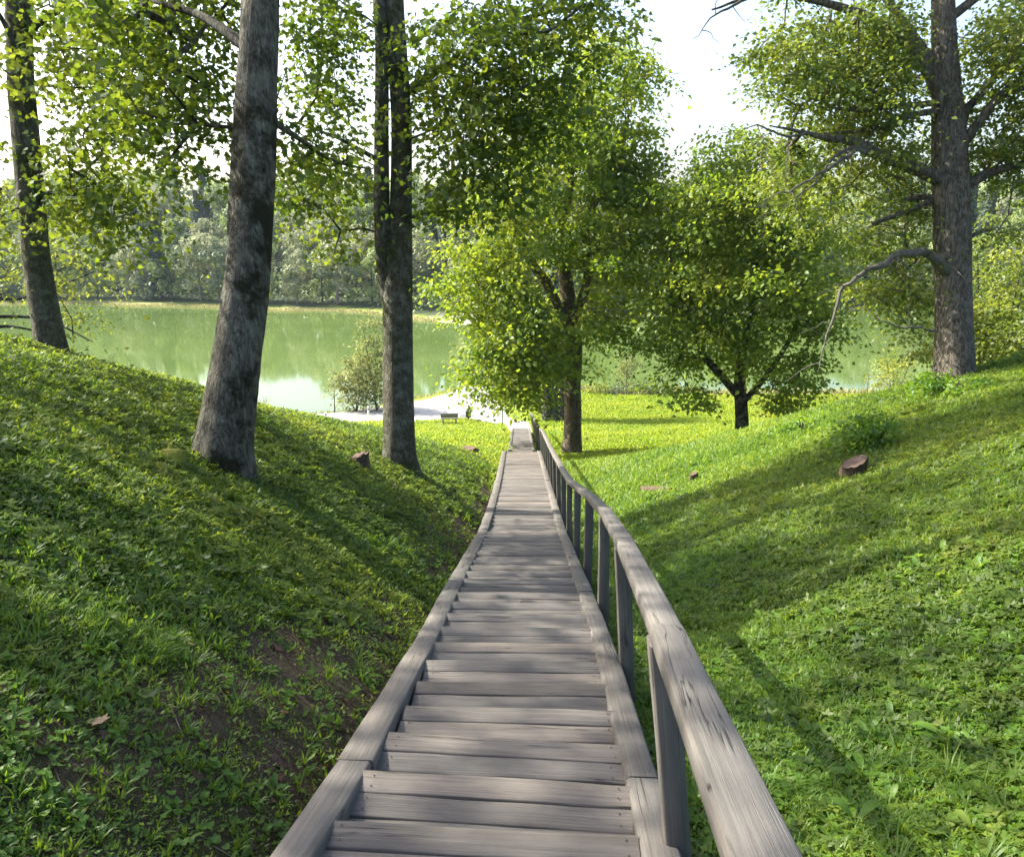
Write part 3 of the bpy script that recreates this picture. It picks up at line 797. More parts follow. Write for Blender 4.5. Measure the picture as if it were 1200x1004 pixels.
    # the old oak
    z = 19.6
    st = trunk_px([(1119, 445, z, .46), (1118, 400, z, .44), (1117, 340, z, .42), (1116, 280, z, .43), (1114, 215, z, .43), (1112, 150, z, .40), (1110, 120, z, .35), (1107, 60, z, .30), (1105, 0, z, .27), (1100, -200, z + .5, .2), (1110, -420, z + 1, .1)])
    loc = st[0, :3] + [0, 0, .25]
    r = empty('oak_tree', loc, 'old oak with thick straight furrowed trunk and bare dead limbs on the right bank', 'tree', 'big trees around the stairway')
    L = [B(950, 75, 18.8, 62, 55, 1.6) + (44,), B(1010, 60, 19, 55, 60, 1.8) + (44,), B(1065, 150, 19.4, 52, 45, 1.8) + (34,), B(990, 190, 19, 60, 42, 1.6) + (36,), B(1060, 250, 20, 48, 50, 1.6) + (34,), B(1005, 265, 20.2, 36, 34, 1.4) + (18,),
         B(1165, 50, 19.5, 50, 60, 2) + (34,), B(1180, 150, 19.5, 36, 50, 1.8) + (20,), B(1150, 255, 19.6, 36, 42, 1.4) + (16,), B(1190, 215, 18.5, 30, 30, 1.2) + (10,), B(1070, 345, 20.4, 46, 42, 1.4) + (26,), B(900, 65, 18.5, 24, 34, 1) + (9,), B(1050, 40, 20.4, 60, 50, 1.6) + (24,),
         B(1100, -260, 19.5, 330, 190, 4) + (150,), B(930, 205, 19, 30, 26, 1) + (9,), B(1030, 110, 20, 150, 150, 2.6) + (120,), B(1150, 150, 20.2, 80, 170, 2.4) + (60,), B(1050, 290, 20.6, 70, 70, 1.6) + (22,)]
    LM = [wl([(1105, 215, z - .1, .16), (1085, 200, z - .3, .17), (1055, 188, z - .6, .15), (1030, 180, z - .8, .14), (1000, 165, z - 1, .12), (960, 158, z - 1.1, .075), (925, 150, z - 1.2, .04), (898, 146, z - 1.3, .010)]),
          wl([(1108, 130, z - .1, .17), (1092, 95, z - .3, .16), (1080, 70, z - .5, .15), (1050, 40, z - .7, .13), (1015, 18, z - .9, .11), (975, 2, z - 1.0, .09), (900, -12, z - 1.2, .06), (835, 8, z - 1.3, .02)]),
          wl([(1112, 100, z, .14), (1085, 65, z - .2, .12), (1055, 25, z - .2, .11), (1030, -10, z - .2, .09), (1000, -60, z, .05)]),
          wl([(1103, 232, z + .1, .09), (1075, 242, z + .1, .085), (1050, 252, z, .075), (1022, 262, z, .04)]),
          wl([(1102, 130, z - .2, .09), (1060, 135, z - .5, .075), (1030, 150, z - .6, .06), (962, 152, z - .7, .02)]),
          wl([(1100, 120, z - .2, .08), (1075, 122, z - .6, .07), (1010, 128, z - .9, .05), (960, 122, z - 1.1, .018)]),
          wl([(1126, 175, z - .1, .13), (1142, 150, z - .3, .12), (1165, 115, z - .5, .10), (1200, 88, z - .7, .08), (1260, 60, z - .9, .04)]),
          wl([(1128, 222, z, .13), (1142, 210, z - .1, .12), (1165, 200, z - .2, .11), (1200, 192, z - .3, .09), (1280, 170, z - .4, .05)]),
          wl([(1122, 140, z + .1, .12), (1150, 110, z + .3, .10), (1180, 70, z + .4, .08), (1200, 30, z + .6, .05)]),
          wl([(1128, 285, z + .2, .06), (1145, 272, z + .3, .05), (1165, 268, z + .4, .03)]),
          wl([(1115, 20, z, .12), (1140, 0, z - .2, .11), (1170, -20, z - .4, .08)])]
    DD = [wl([(955, 157, z - 1.1, .035), (925, 165, z - 1.4, .028), (893, 150, z - 1.6, .018), (868, 160, z - 1.7, .005)]), wl([(1040, 145, z - .6, .03), (1005, 170, z - .9, .022), (985, 128, z - 1.1, .006)]),
          wl([(1108, 318, z - .2, .14), (1094, 302, z - .5, .115), (1072, 297, z - .7, .10), (1046, 300, z - .8, .085), (1022, 312, z - .9, .06), (1002, 328, z - 1.0, .05), (988, 350, z - 1.1, .042), (983, 375, z - 1.1, .032), (970, 405, z - 1.1, .02), (967, 440, z - 1.1, .006)]),
          wl([(1020, 178, z - 1, .06), (1000, 172, z - 1.3, .06), (975, 195, z - 1.6, .045), (950, 212, z - 1.8, .03), (915, 236, z - 2, .02), (862, 248, z - 2.2, .006)]),
          wl([(1012, 172, z - 1, .05), (985, 180, z - 1.3, .04), (965, 210, z - 1.5, .025), (930, 242, z - 1.6, .006)]),
          wl([(1098, 388, z - .4, .03), (1070, 390, z - .8, .028), (1040, 391, z - 1, .022), (1025, 383, z - 1, .014), (1008, 386, z - 1, .005)]),
          wl([(945, 0, z - 1.2, .06), (900, -8, z - 1.4, .05), (862, 5, z - 1.5, .035), (838, 20, z - 1.6, .02), (820, 50, z - 1.6, .006)])]
    grow(r, loc, [st], L, dict(n=150, rc=.37, size=.125, dmin=.60, tone=.48, clear=.95, ctop=9, gap=.40, nz=.05, flare=.22, bbark=M_BARKO), M_BARKO, M_OAK, 16, .013, leaf_T=None, min_h=4.5, limbs=LM, dead=DD)
    # unseen maples added left of the picture to shade the stairs and bank
    for k, (x, y, h, rr_, lab) in enumerate([(-12.0, 7.4, 9.5, 4.4, 'unseen maple added for shade on the bank outside the picture, nearer the viewer'), (-14.8, 11.8, 9.5, 4.0, 'unseen maple added for shade on the bank outside the picture, further from the viewer')]):
        g = gz(x, y); loc = np.array([x, y, g])
        st = np.array([[x, y, g - .2, .3], [x + .1, y, g + 4, .25], [x, y + .1, g + 9, .16], [x, y, g + 13, .06]])
        r = empty('maple_tree', loc, lab, 'tree', 'big trees around the stairway')
        grow(r, loc, [st], [(loc + [0, 0, h], np.array([rr_, rr_, 4.0]), 60)], dict(n=44, rc=.6, size=.22, tone=.4), M_BARKM, M_MAPLE, 30 + k, .011, min_h=3)

# ------------------------------------------------------------------ bushes, saplings and small trees
def bush(name, label, cat, group, px, row, zc, w, h, n, mat, bark, seed, size=.14, tips=30, tone=.5, depth=None, rc=.3, slim=False):
    """px,row: foot of the plant; w,h in photo pixels"""
    f = W(px, row, zc); g = gz(f[0], f[1]); loc = np.array([f[0], f[1], g])
    wm = w / 900 * zc; hm = h / 900 * zc + (f[2] - g)
    r = empty(name, loc, label, cat, group)
    rng = np.random.default_rng(seed)
    stems = []
    for k in range(1 if slim else 3):
        o = rng.normal(0, wm * .10, 2)
        stems.append(np.array([[loc[0], loc[1], g - .1, .02 + hm * .008], [loc[0] + o[0], loc[1] + o[1], g + hm * .4, .015 + hm * .005], [loc[0] + o[0] * 2, loc[1] + o[1] * 2, g + hm * .85, .008]]))
    d = wm / 2 if depth is None else depth
    lumps = [(loc + [0, 0, hm * .52], np.array([wm / 2, d, hm * .46]), tips)] if not slim else [(loc + [0, 0, hm * .35], np.array([wm / 2, d, hm * .28]), tips // 2), (loc + [0, 0, hm * .7], np.array([wm * .3, d * .6, hm * .3]), tips // 2)]
    grow(r, loc, stems[:1], lumps, dict(n=n, rc=rc, size=size, tone=tone, flare=.1, lowest=.06 if hm < 1.5 else .3, gap=.25 if hm < 2 else .36), bark, mat, seed, .006, min_h=.05, limbs=stems[1:])
    return r
if TREES:
    bush('young_birch', 'slender pale young tree on the near shore beside the forked trunk', 'young tree', 'saplings on the near shore', 442, 484, 62, 52, 122, 60, M_PALE, M_BARKD, 41, .22, 150, .6, rc=.45, slim=True)
    bush('willow_bush', 'pale round willow bush at the waterline left of the forked trunk', 'bush', 'bushes on the near shore', 418, 484, 62, 54, 64, 60, M_PALE, M_BARKD, 42, .22, 90, .7, rc=.4)
    bush('sapling', 'thin yellowish sapling at the water edge in front of the bright reflection', 'sapling', 'saplings on the near shore', 392, 480, 62, 18, 52, 22, M_PALE, M_BARKD, 43, .14, 14, .8, rc=.3, slim=True)
    bush('sapling', 'small faint sapling at the water edge, leftmost by the jetty', 'sapling', 'saplings on the near shore', 308, 486, 60, 22, 26, 16, M_PALE, M_BARKD, 44, .12, 10, .8, rc=.3)
    bush('sapling', 'pale egg shaped sapling on the shore between the two maples', 'sapling', 'saplings on the near shore', 735, 459, 72, 30, 52, 60, M_PALE, M_BARKD, 45, .22, 90, .6, rc=.4, slim=True)
    for k, (px, w, h, mt, lab) in enumerate([(700, 22, 14, M_SHRUB, 'low green bush on the shore, first right of the lawn maple trunk'), (722, 30, 13, M_FARD, 'dark low bush under the pale egg shaped sapling'), (752, 32, 14, M_SHRUB, 'low bush on the shore right of the pale egg shaped sapling'),
                                         (782, 30, 10, M_PALE, 'low pale bush on the shore left of the low branching maple'), (808, 30, 12, M_SHRUB, 'low green bush at the shore behind the low branching maple')]):
        bush('low_bush', lab, 'bush', 'low bushes along the near shore', px, 462, 71.5, w, h, 60, mt, M_BARKD, 50 + k, .2, 22, .5, rc=.35)
    bush('yellow_bush', 'yellow green rounded bush on the shore left of the oak trunk', 'bush', 'bushes on the near shore', 1050, 452, 66, 48, 48, 62, M_SHRUB, M_BARKD, 60, .22, 40, .85, rc=.45)
    bush('bare_sapling', 'thin reddish almost leafless sapling on the shore left of the yellow green bush', 'sapling', 'saplings on the near shore', 1017, 452, 68, 14, 40, 8, M_PALE, M_BARKB, 61, .08, 26, .9, rc=.3, slim=True)
    for k, (px, row, zc, w, h, mt, tn, lab) in enumerate([(1165, 450, 30, 90, 175, M_SHRUB, .4, 'tall leafy green shrub directly behind the right side of the oak trunk'), (1100, 455, 31, 56, 135, M_SHRUB, .65, 'yellow green shrub showing left of the oak trunk'),
                                                  (1205, 450, 28, 80, 110, M_SHRUB, .3, 'darker leafy shrub at the right edge of the picture behind the bank'), (1160, 450, 40, 130, 215, M_OAK, .4, 'dark leafy tree rising behind the oak at the right edge')]):
        bush('tall_shrub', lab, 'shrub', 'shrubs behind the oak', px, row, zc, w, h, 120, mt, M_BARKD, 70 + k, .17, 75, tn, depth=2.0, rc=.45)
    # open crowned young tree left behind the bank, with level branches
    z = 19
    st = trunk_px([(-25, 430, z, .14), (-22, 380, z, .12), (-10, 300, z, .09), (0, 220, z, .05)])
    loc = st[0, :3] + [0, 0, .25]
    r = empty('young_oak', loc, 'yellow green young tree with level bare branches at the left edge behind the leftmost trunk', 'young tree')
    grow(r, loc, [st], [B(20, 330, z, 60, 45, 1.6) + (24,), B(90, 320, z, 45, 30, 1.2) + (13,), B(100, 385, z, 32, 18, .8) + (9,), B(10, 240, z, 40, 40, 1.6) + (14,), B(60, 290, z + .5, 50, 20, 1.2) + (10,), B(115, 400, z, 16, 12, .4) + (4,)],
         dict(n=80, rc=.4, size=.11, tone=.85, flare=.1), M_BARKD, M_OAK, 79, .008, min_h=1.2,
         limbs=[wl([(-22, 372, z, .05), (20, 370, z, .04), (60, 375, z, .03), (110, 402, z - .2, .012)]), wl([(-22, 385, z, .05), (15, 382, z - .1, .035), (50, 390, z - .2, .012)]), wl([(-20, 350, z, .05), (20, 352, z, .03), (60, 340, z, .02), (110, 318, z, .01)])])
    for k, (px, row, w) in enumerate([(640, 497, 10), (650, 498, 8), (658, 497, 9)]):
        z = 55; st = trunk_px([(px, row, z, .34), (px + 1, row - 40, z, .3), (px + 3, row - 110, z, .2)])
        loc = st[0, :3] + [0, 0, .25]
        lab = ['tree behind the lawn maple, leftmost of three trunks in a row', 'tree behind the lawn maple, middle of three trunks in a row', 'tree behind the lawn maple, rightmost of three trunks in a row'][k]
        r = empty('shore_tree', loc, lab, 'tree', 'three trees behind the lawn maple')
        grow(r, loc, [st], [B(px + 20 * (k - 1), row - 110, z, 26, 50, 2.2) + (26,)], dict(n=90, rc=.6, size=.25, tone=.5, flare=.1), M_BARKD, M_SHRUB, 90 + k, .015, min_h=2.5)

# ------------------------------------------------------------------ far forest: every tree a thing, copies share meshes
def far_proto(kind, seed):
    rng = np.random.default_rng(seed)
    mat = {'green': M_FARL, 'pale': M_FARP, 'dark': M_FARD}[kind]
    mb = MB(); H = 15.0
    if kind == 'dark':
        n = 1500; h = rng.random(n) ** .8 * 14 + 1.5
        rr = (1 - h / 16.2) * 3.6 * (.75 + .25 * np.sin(h * 5)) * rng.random(n) ** .35; an = rng.random(n) * 2 * pi
        pos = np.stack([rr * np.cos(an), rr * np.sin(an), h - rr * .3], 1); size = rng.uniform(.55, 1.05, n)
        tone = np.clip(rng.normal(.5, .25, n), 0, 1); nr = np.stack([np.cos(an), np.sin(an), np.full(n, .9)], 1) + rng.normal(0, .3, (n, 3))
    else:
        nl = 22; c = []
        for k in range(nl):
            h = rng.uniform(3.0, 14.5); w = 4.1 * math.sin(pi * min(1, (h - .5) / 15.5)) ** .6
            a = rng.random() * 2 * pi; q = w * rng.random() ** .4
            c.append([q * cos(a), q * sin(a), h])
        c = np.array(c); per = 110; idx = np.repeat(np.arange(nl), per); n = len(idx)
        d = rng.normal(0, 1, (n, 3)); d /= np.linalg.norm(d, axis=1)[:, None]
        R_ = rng.uniform(1.3, 2.3, nl)
        pos = c[idx] + d * (R_[idx] * rng.random(n) ** .25)[:, None] * [1, 1, .85]
        size = rng.uniform(.32, .75, n); lt = rng.normal(.5, .18, nl)
        tone = np.clip(lt[idx] + rng.normal(0, .12, n), 0, 1); nr = d + rng.normal(0, .22, (n, 3)) + [0, 0, .25]
    X, Y, Z = frames(nr); st = new_store()
    scatter(st, KITE, [(0, 1, 2, 3)], pos, X, Y, Z, size * 1.2, tone)
    ks = sorted(st['F'])
    crown = mesh_from('crown', np.concatenate(st['V']), [np.concatenate(st['F'][k]) for k in ks], np.concatenate([np.concatenate(st['T'][k]) for k in ks]))
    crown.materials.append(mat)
    tube(mb, [[0, 0, -.5], [.1, 0, 4], [0, .1, 9], [0, 0, 13.5]], [.34, .28, .18, .05], 7)
    V = np.concatenate(mb.V); ks = sorted(mb.F)
    trunk = mesh_from('trunk', V, [np.concatenate(mb.F[k]) for k in ks], np.concatenate([np.concatenate(mb.T[k]) for k in ks]))
    trunk.materials.append(M_BARKD if kind != 'pale' else M_DEADW)
    return crown, trunk
FLAB = {'green': ('forest_tree', 'round mid green broadleaf tree in the hillside forest across the lake', 'green broadleaf trees of the far forest'),
        'pale': ('forest_tree', 'pale silvery green tree in the hillside forest across the lake', 'pale silvery trees of the far forest'),
        'dark': ('spruce_tree', 'dark pointed spruce in the hillside forest across the lake', 'dark spruces of the far forest')}
if True:
    protos = {k: [far_proto(k, 100 + 7 * q + ord(k[0])) for q in range(3 if k != 'dark' else 2)] for k in FLAB}
    rng = np.random.default_rng(5)
    spots = []
    def row_of(f, x0, x1, step, jx, jf):
        x = x0
        while x < x1:
            if not (-17 < x < 3 and f < 16): spots.append((x + rng.normal(0, jx), f + rng.uniform(-jf, jf)))
            x += step * rng.uniform(.8, 1.2)
    row_of(8.5, -125, 125, 5.6, 1.2, 1.5)
    row_of(21, -130, 130, 6.2, 1.5, 2.5)
    row_of(33, -135, 135, 6.6, 1.5, 3)
    row_of(47, -140, 140, 7.0, 2, 4)
    row_of(62, -150, 150, 7.6, 2, 4)
    for (x, f) in spots[:290]:
        y = float(shore_far(x)) + f
        q = rng.random(); pd = .05 if f < 30 else .35
        kind = 'dark' if q < pd else ('pale' if q < pd + .34 else 'green')
        cr, tr = protos[kind][rng.integers(len(protos[kind]))]
        nm, lab, grp = FLAB[kind]
        s_ = rng.uniform(.68, 1.04) * (1.05 if f > 30 else 1.0) * (1.12 if kind == 'dark' else 1)
        if f < 16: s_ *= rng.uniform(.8, 1.05)
        o = empty(nm, (x, y, gz(x, y)), lab, 'tree', grp)
        o.rotation_euler[2] = rng.random() * 6.28; o.scale = (s_ * rng.uniform(.9, 1.15), s_ * rng.uniform(.9, 1.15), s_)
        for me_, n_ in ((cr, 'crown'), (tr, 'trunk')):
            c = bpy.data.objects.new(n_, me_); COL.objects.link(c); c.parent = o
    # understorey closing the edge of the wood: one mass
    st = new_store(); n = 26000
    x = rng.uniform(-135, 135, n); f = 8.5 + rng.random(n) ** 1.3 * 60; ok = ~((x > -17) & (x < 3) & (f < 13)); x = x[ok]; f = f[ok]; n = len(x)
    y = shore_far(x) + f; h = rng.random(n) ** 1.5 * (1.2 + 3.0 * vnoise(x * .25, f * .2)) * (1 + f * .03)
    X, Y, Z = frames(rng.normal(0, .6, (n, 3)) + [0, -.5, .8])
    scatter(st, KITE, [(0, 1, 2, 3)], np.stack([x, y, ground_z(x, y) + h], 1), X, Y, Z, rng.uniform(.5, 1.1, n), np.clip(rng.normal(.5, .2, n), 0, 1))
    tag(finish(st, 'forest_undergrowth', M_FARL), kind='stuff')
    # high wood behind the counted trees, one mass up to the ridge
    st = new_store()
    for k in range(330):
        x = rng.uniform(-175, 175) if k < 150 else rng.choice([-1, 1]) * rng.uniform(128, 330); f = rng.uniform(76, 130) if k < 150 else rng.uniform(8, 80); y = float(shore_far(x)) + f; g = gz(x, y); n = 260; H = rng.uniform(11, 16) * np.interp(x, [-90, -40, 60], [1.0, .85, .85])
        d = rng.normal(0, 1, (n, 3)); d /= np.linalg.norm(d, axis=1)[:, None]
        pos = np.array([x, y, g + H * .62]) + d * np.array([4.2, 4.2, H * .4]) * (rng.random(n) ** .3)[:, None] * (1 + .2 * np.sin(d[:, :1] * 7 + k))
        X, Y, Z = frames(d + rng.normal(0, .4, (n, 3)))
        scatter(st, KITE, [(0, 1, 2, 3)], pos, X, Y, Z, rng.uniform(.9, 1.6, n), np.clip(rng.normal(.45, .2, n), 0, 1))
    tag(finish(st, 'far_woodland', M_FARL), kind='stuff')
# reeds on the far shore
M_REED = leaf_mat('dry_reed', (.26, .27, .10), (.36, .35, .14), (.46, .42, .2), (.25, .24, .08), (.4, .36, .16), .3)
def blades(n):
    """upright pointed blade template"""
    return np.array([(-.06, 0, 0), (.06, 0, 0), (.05, .04, .5), (-.05, .04, .5), (0, .22, 1.0)]), [(0, 1, 2, 3), (3, 2, 4)]
BL, BLF = blades(0)
rng = np.random.default_rng(8)
n = 14000; x = rng.uniform(-130, 120, n); f = rng.uniform(-.8, 2.2, n); keep = ~((x > -13) & (x < 0)) ; x = x[keep]; f = f[keep]; n = len(x)
y = shore_far(x) + f; P_ = np.stack([x, y, np.maximum(ground_z(x, y), -.1)], 1)
X, Y, Z = frames(np.tile([0., 0, 1], (n, 1)) + rng.normal(0, .1, (n, 3)))
st = new_store(); scatter(st, BL, BLF, P_, X * 2.4, Y, Z, rng.uniform(.2, .5, n), rng.random(n)); tag(finish(st, 'reed_belt', M_REED), kind='stuff')
n = 5200; x = rng.uniform(-20, 45, n); f = rng.uniform(-1.6, .4, n); y = shore_near(x) + f
P_ = np.stack([x, y, ground_z(x, y)], 1); X, Y, Z = frames(np.tile([0., 0, 1], (n, 1)) + rng.normal(0, .15, (n, 3)))
st = new_store(); scatter(st, BL, BLF, P_, X, Y, Z, rng.uniform(.4, .95, n) * np.where(x < -3, .55, 1), rng.random(n)); tag(finish(st, 'shore_grass', M_REED), kind='stuff')

# ------------------------------------------------------------------ ground plants
M_GOUT = leaf_mat('ground_leaf', (.05, .085, .014), (.095, .145, .022), (.19, .22, .035), (.16, .28, .02), (.42, .48, .04), .42, .05, .45)
M_GRASS = leaf_mat('grass_blade', (.055, .11, .012), (.11, .19, .02), (.20, .26, .035), (.17, .34, .015), (.42, .52, .04), .45, .05, .4)
M_CLOV = leaf_mat('clover_leaf', (.055, .12, .013), (.11, .205, .022), (.19, .27, .035), (.18, .38, .015), (.40, .54, .04), .42, .04, .5)
M_LAWN = leaf_mat('lawn_grass', (.12, .20, .014), (.19, .27, .02), (.28, .32, .04), (.34, .50, .015), (.6, .64, .04), .5, .03, .5)
M_DRY = leaf_mat('dry_straw', (.07, .055, .035), (.15, .12, .08), (.30, .25, .17), (.1, .08, .04), (.25, .2, .1), .15, .04)
M_BROWNL = leaf_mat('dead_leaf', (.07, .04, .022), (.15, .09, .05), (.34, .24, .15), (.1, .05, .02), (.3, .2, .1), .2, .04)
def normals(x, y):
    e = .12
    nx_ = -(ground_z(x + e, y) - ground_z(x - e, y)) / (2 * e); ny_ = -(ground_z(x, y + e) - ground_z(x, y - e)) / (2 * e)
    n = np.stack([nx_, ny_, np.ones_like(nx_)], 1); return n / np.linalg.norm(n, axis=1)[:, None]
def leaflet(cx, cy, cz, a, L, w, tilt):
    """ovate pointed hexagon leaf from (cx,cy,cz) heading a"""
    f = np.array([cos(a) * cos(tilt), sin(a) * cos(tilt), sin(tilt)]); s = np.array([-sin(a), cos(a), 0])
    up = np.cross(f, s)
    o = np.array([cx, cy, cz]); q = [(0, 0, 0), (.3, w * .5, .05), (.65, w * .42, .02), (1, 0, -.14), (.65, -w * .42, .02), (.3, -w * .5, .05)]
    return [o + f * u * L + s * v * L - up * h * L for (u, v, h) in q]
def tmpl_gout(seed):
    r = np.random.default_rng(seed); V = []; F = []
    for k in range(4):
        a = r.random() * 6.28; R_ = r.uniform(.1, .5); h = r.uniform(.35, 1.0); c = (R_ * cos(a), R_ * sin(a), h)
        for b in (-1.1, 0, 1.1):
            F.append(tuple(range(len(V), len(V) + 6))); V += leaflet(*c, a + b + r.normal(0, .15), r.uniform(.42, .62), .46, r.uniform(-.6, .35))
    return np.array(V), F
def tmpl_clover(seed):
    r = np.random.default_rng(seed); V = []; F = []
    for k in range(5):
        a = r.random() * 6.28; R_ = r.uniform(0, .8); h = r.uniform(.2, .8); c = (R_ * cos(a), R_ * sin(a), h); b0 = r.random() * 6
        for b in (0, 2.1, 4.2):
            F.append(tuple(range(len(V), len(V) + 6))); V += leaflet(*c, b0 + b, .34, 1.0, r.uniform(-.1, .3))
    return np.array(V), F
def tmpl_tuft(seed, nb=8, spread=.5, wd=.045):
    r = np.random.default_rng(seed); V = []; F = []
    for k in range(nb):
        a = r.random() * 6.28; L = r.uniform(.5, 1.0); ln = r.uniform(.1, spread); b = r.uniform(.3, 1.0) * spread
        s = np.array([-sin(a), cos(a), 0]) * wd; f = np.array([cos(a), sin(a), 0]); o = f * r.uniform(0, .12)
        p0 = o; p1 = o + f * ln * .35 + [0, 0, .5 * L]; p2 = o + f * (ln * .8 + b * .35) + [0, 0, .85 * L]; p3 = o + f * (ln + b * .9) + [0, 0, (1 - b * .55) * L]
        m_ = len(V); V += [p0 - s * .7, p0 + s * .7, p1 + s, p1 - s, p2 + s * .7, p2 - s * .7, p3]
        F += [(m_, m_+1, m_+2, m_+3), (m_+3, m_+2, m_+4, m_+5), (m_+5, m_+4, m_+6)]
    return np.array(V), F
def tmpl_rosette(seed, nb=7, up=.75):
    r = np.random.default_rng(seed); V = []; F = []
    for k in range(nb):
        a = 6.28 * k / nb + r.normal(0, .25); L = r.uniform(.7, 1.1); el = r.uniform(.35, 1.0) * up * 1.4
        s = np.array([-sin(a), cos(a), 0]); f = np.array([cos(a), sin(a), 0]); m_ = len(V)
        prof = [(0, .02), (.3, .06), (.55, .125), (.8, .12), (1.0, .0)]
        p = np.zeros(3); e = el
        for q, (u, w) in enumerate(prof):
            if q: st_ = (u - prof[q-1][0]) * L; p = p + f * cos(e) * st_ + np.array([0, 0, sin(e) * st_]); e -= .38
            if q < 4:
                V += [p - s * w * L + [0, 0, .03], p, p + s * w * L + [0, 0, .03]]
            else: V.append(p)
        for q in range(3):
            b = m_ + q * 3; F += [(b, b+1, b+4, b+3), (b+1, b+2, b+5, b+4)]
        b = m_ + 9; F += [(b, b+1, b+3), (b+1, b+2, b+3)]
    return np.array(V), F
def sample(n, rng, xr, yr, dens, d0=3.0, pw=1.35):
    """points in a rectangle, thinner with distance from the stair head, kept by dens(x,y)"""
    m_ = int(n * 3.2)
    y = yr[0] + (yr[1] - yr[0]) * rng.random(m_); x = xr[0] + (xr[1] - xr[0]) * rng.random(m_)
    d = np.hypot(x, y); w = 1 / (1 + (d / d0) ** pw)
    w = w * dens(x, y); w /= w.max() + 1e-9
    k = rng.choice(m_, size=min(n, int((w > 0).sum())), replace=False, p=w / w.sum())
    x = x[k]; y = y[k]
    off = np.abs(x - stair_x(y)); half = np.where(y < 28.4, .78, .56)
    ok = (off > half) & (rng.random(len(x)) >.6 * worn(x, y))
    return x[ok], y[ok], d[k][ok]
def plants(name, mat, tmpls, x, y, d, size, rng, grow_=1 / 30., tone=.5, tsd=.16, tilt=.25, align=.55, zoff=-.005, zst=1.0):
    st = new_store(); nrm = normals(x, y); pos = np.stack([x, y, ground_z(x, y) + zoff], 1)
    up = nrm * align + np.array([0, 0, 1 - align]) + rng.normal(0, tilt * .5, nrm.shape) * [1, 1, 0]
    X, Y, Z = frames(up); sz = size * rng.uniform(.65, 1.35, len(x)) * (1 + d * grow_)
    base = tone(x, y) if callable(tone) else tone
    tn = np.clip(base + (fbm(x * .45 + 3, y * .45 + 8, 4) - .5) * 1.1 + rng.normal(0, tsd, len(x)), 0, 1)
    w = rng.integers(0, len(tmpls), len(x))
    for k, (T, Fc) in enumerate(tmpls):
        q = w == k
        if q.any(): scatter(st, T, Fc, pos[q], X[q], Y[q], Z[q] * zst, sz[q], tn[q])
    return tag(finish(st, name, mat), kind='stuff')
PL = True
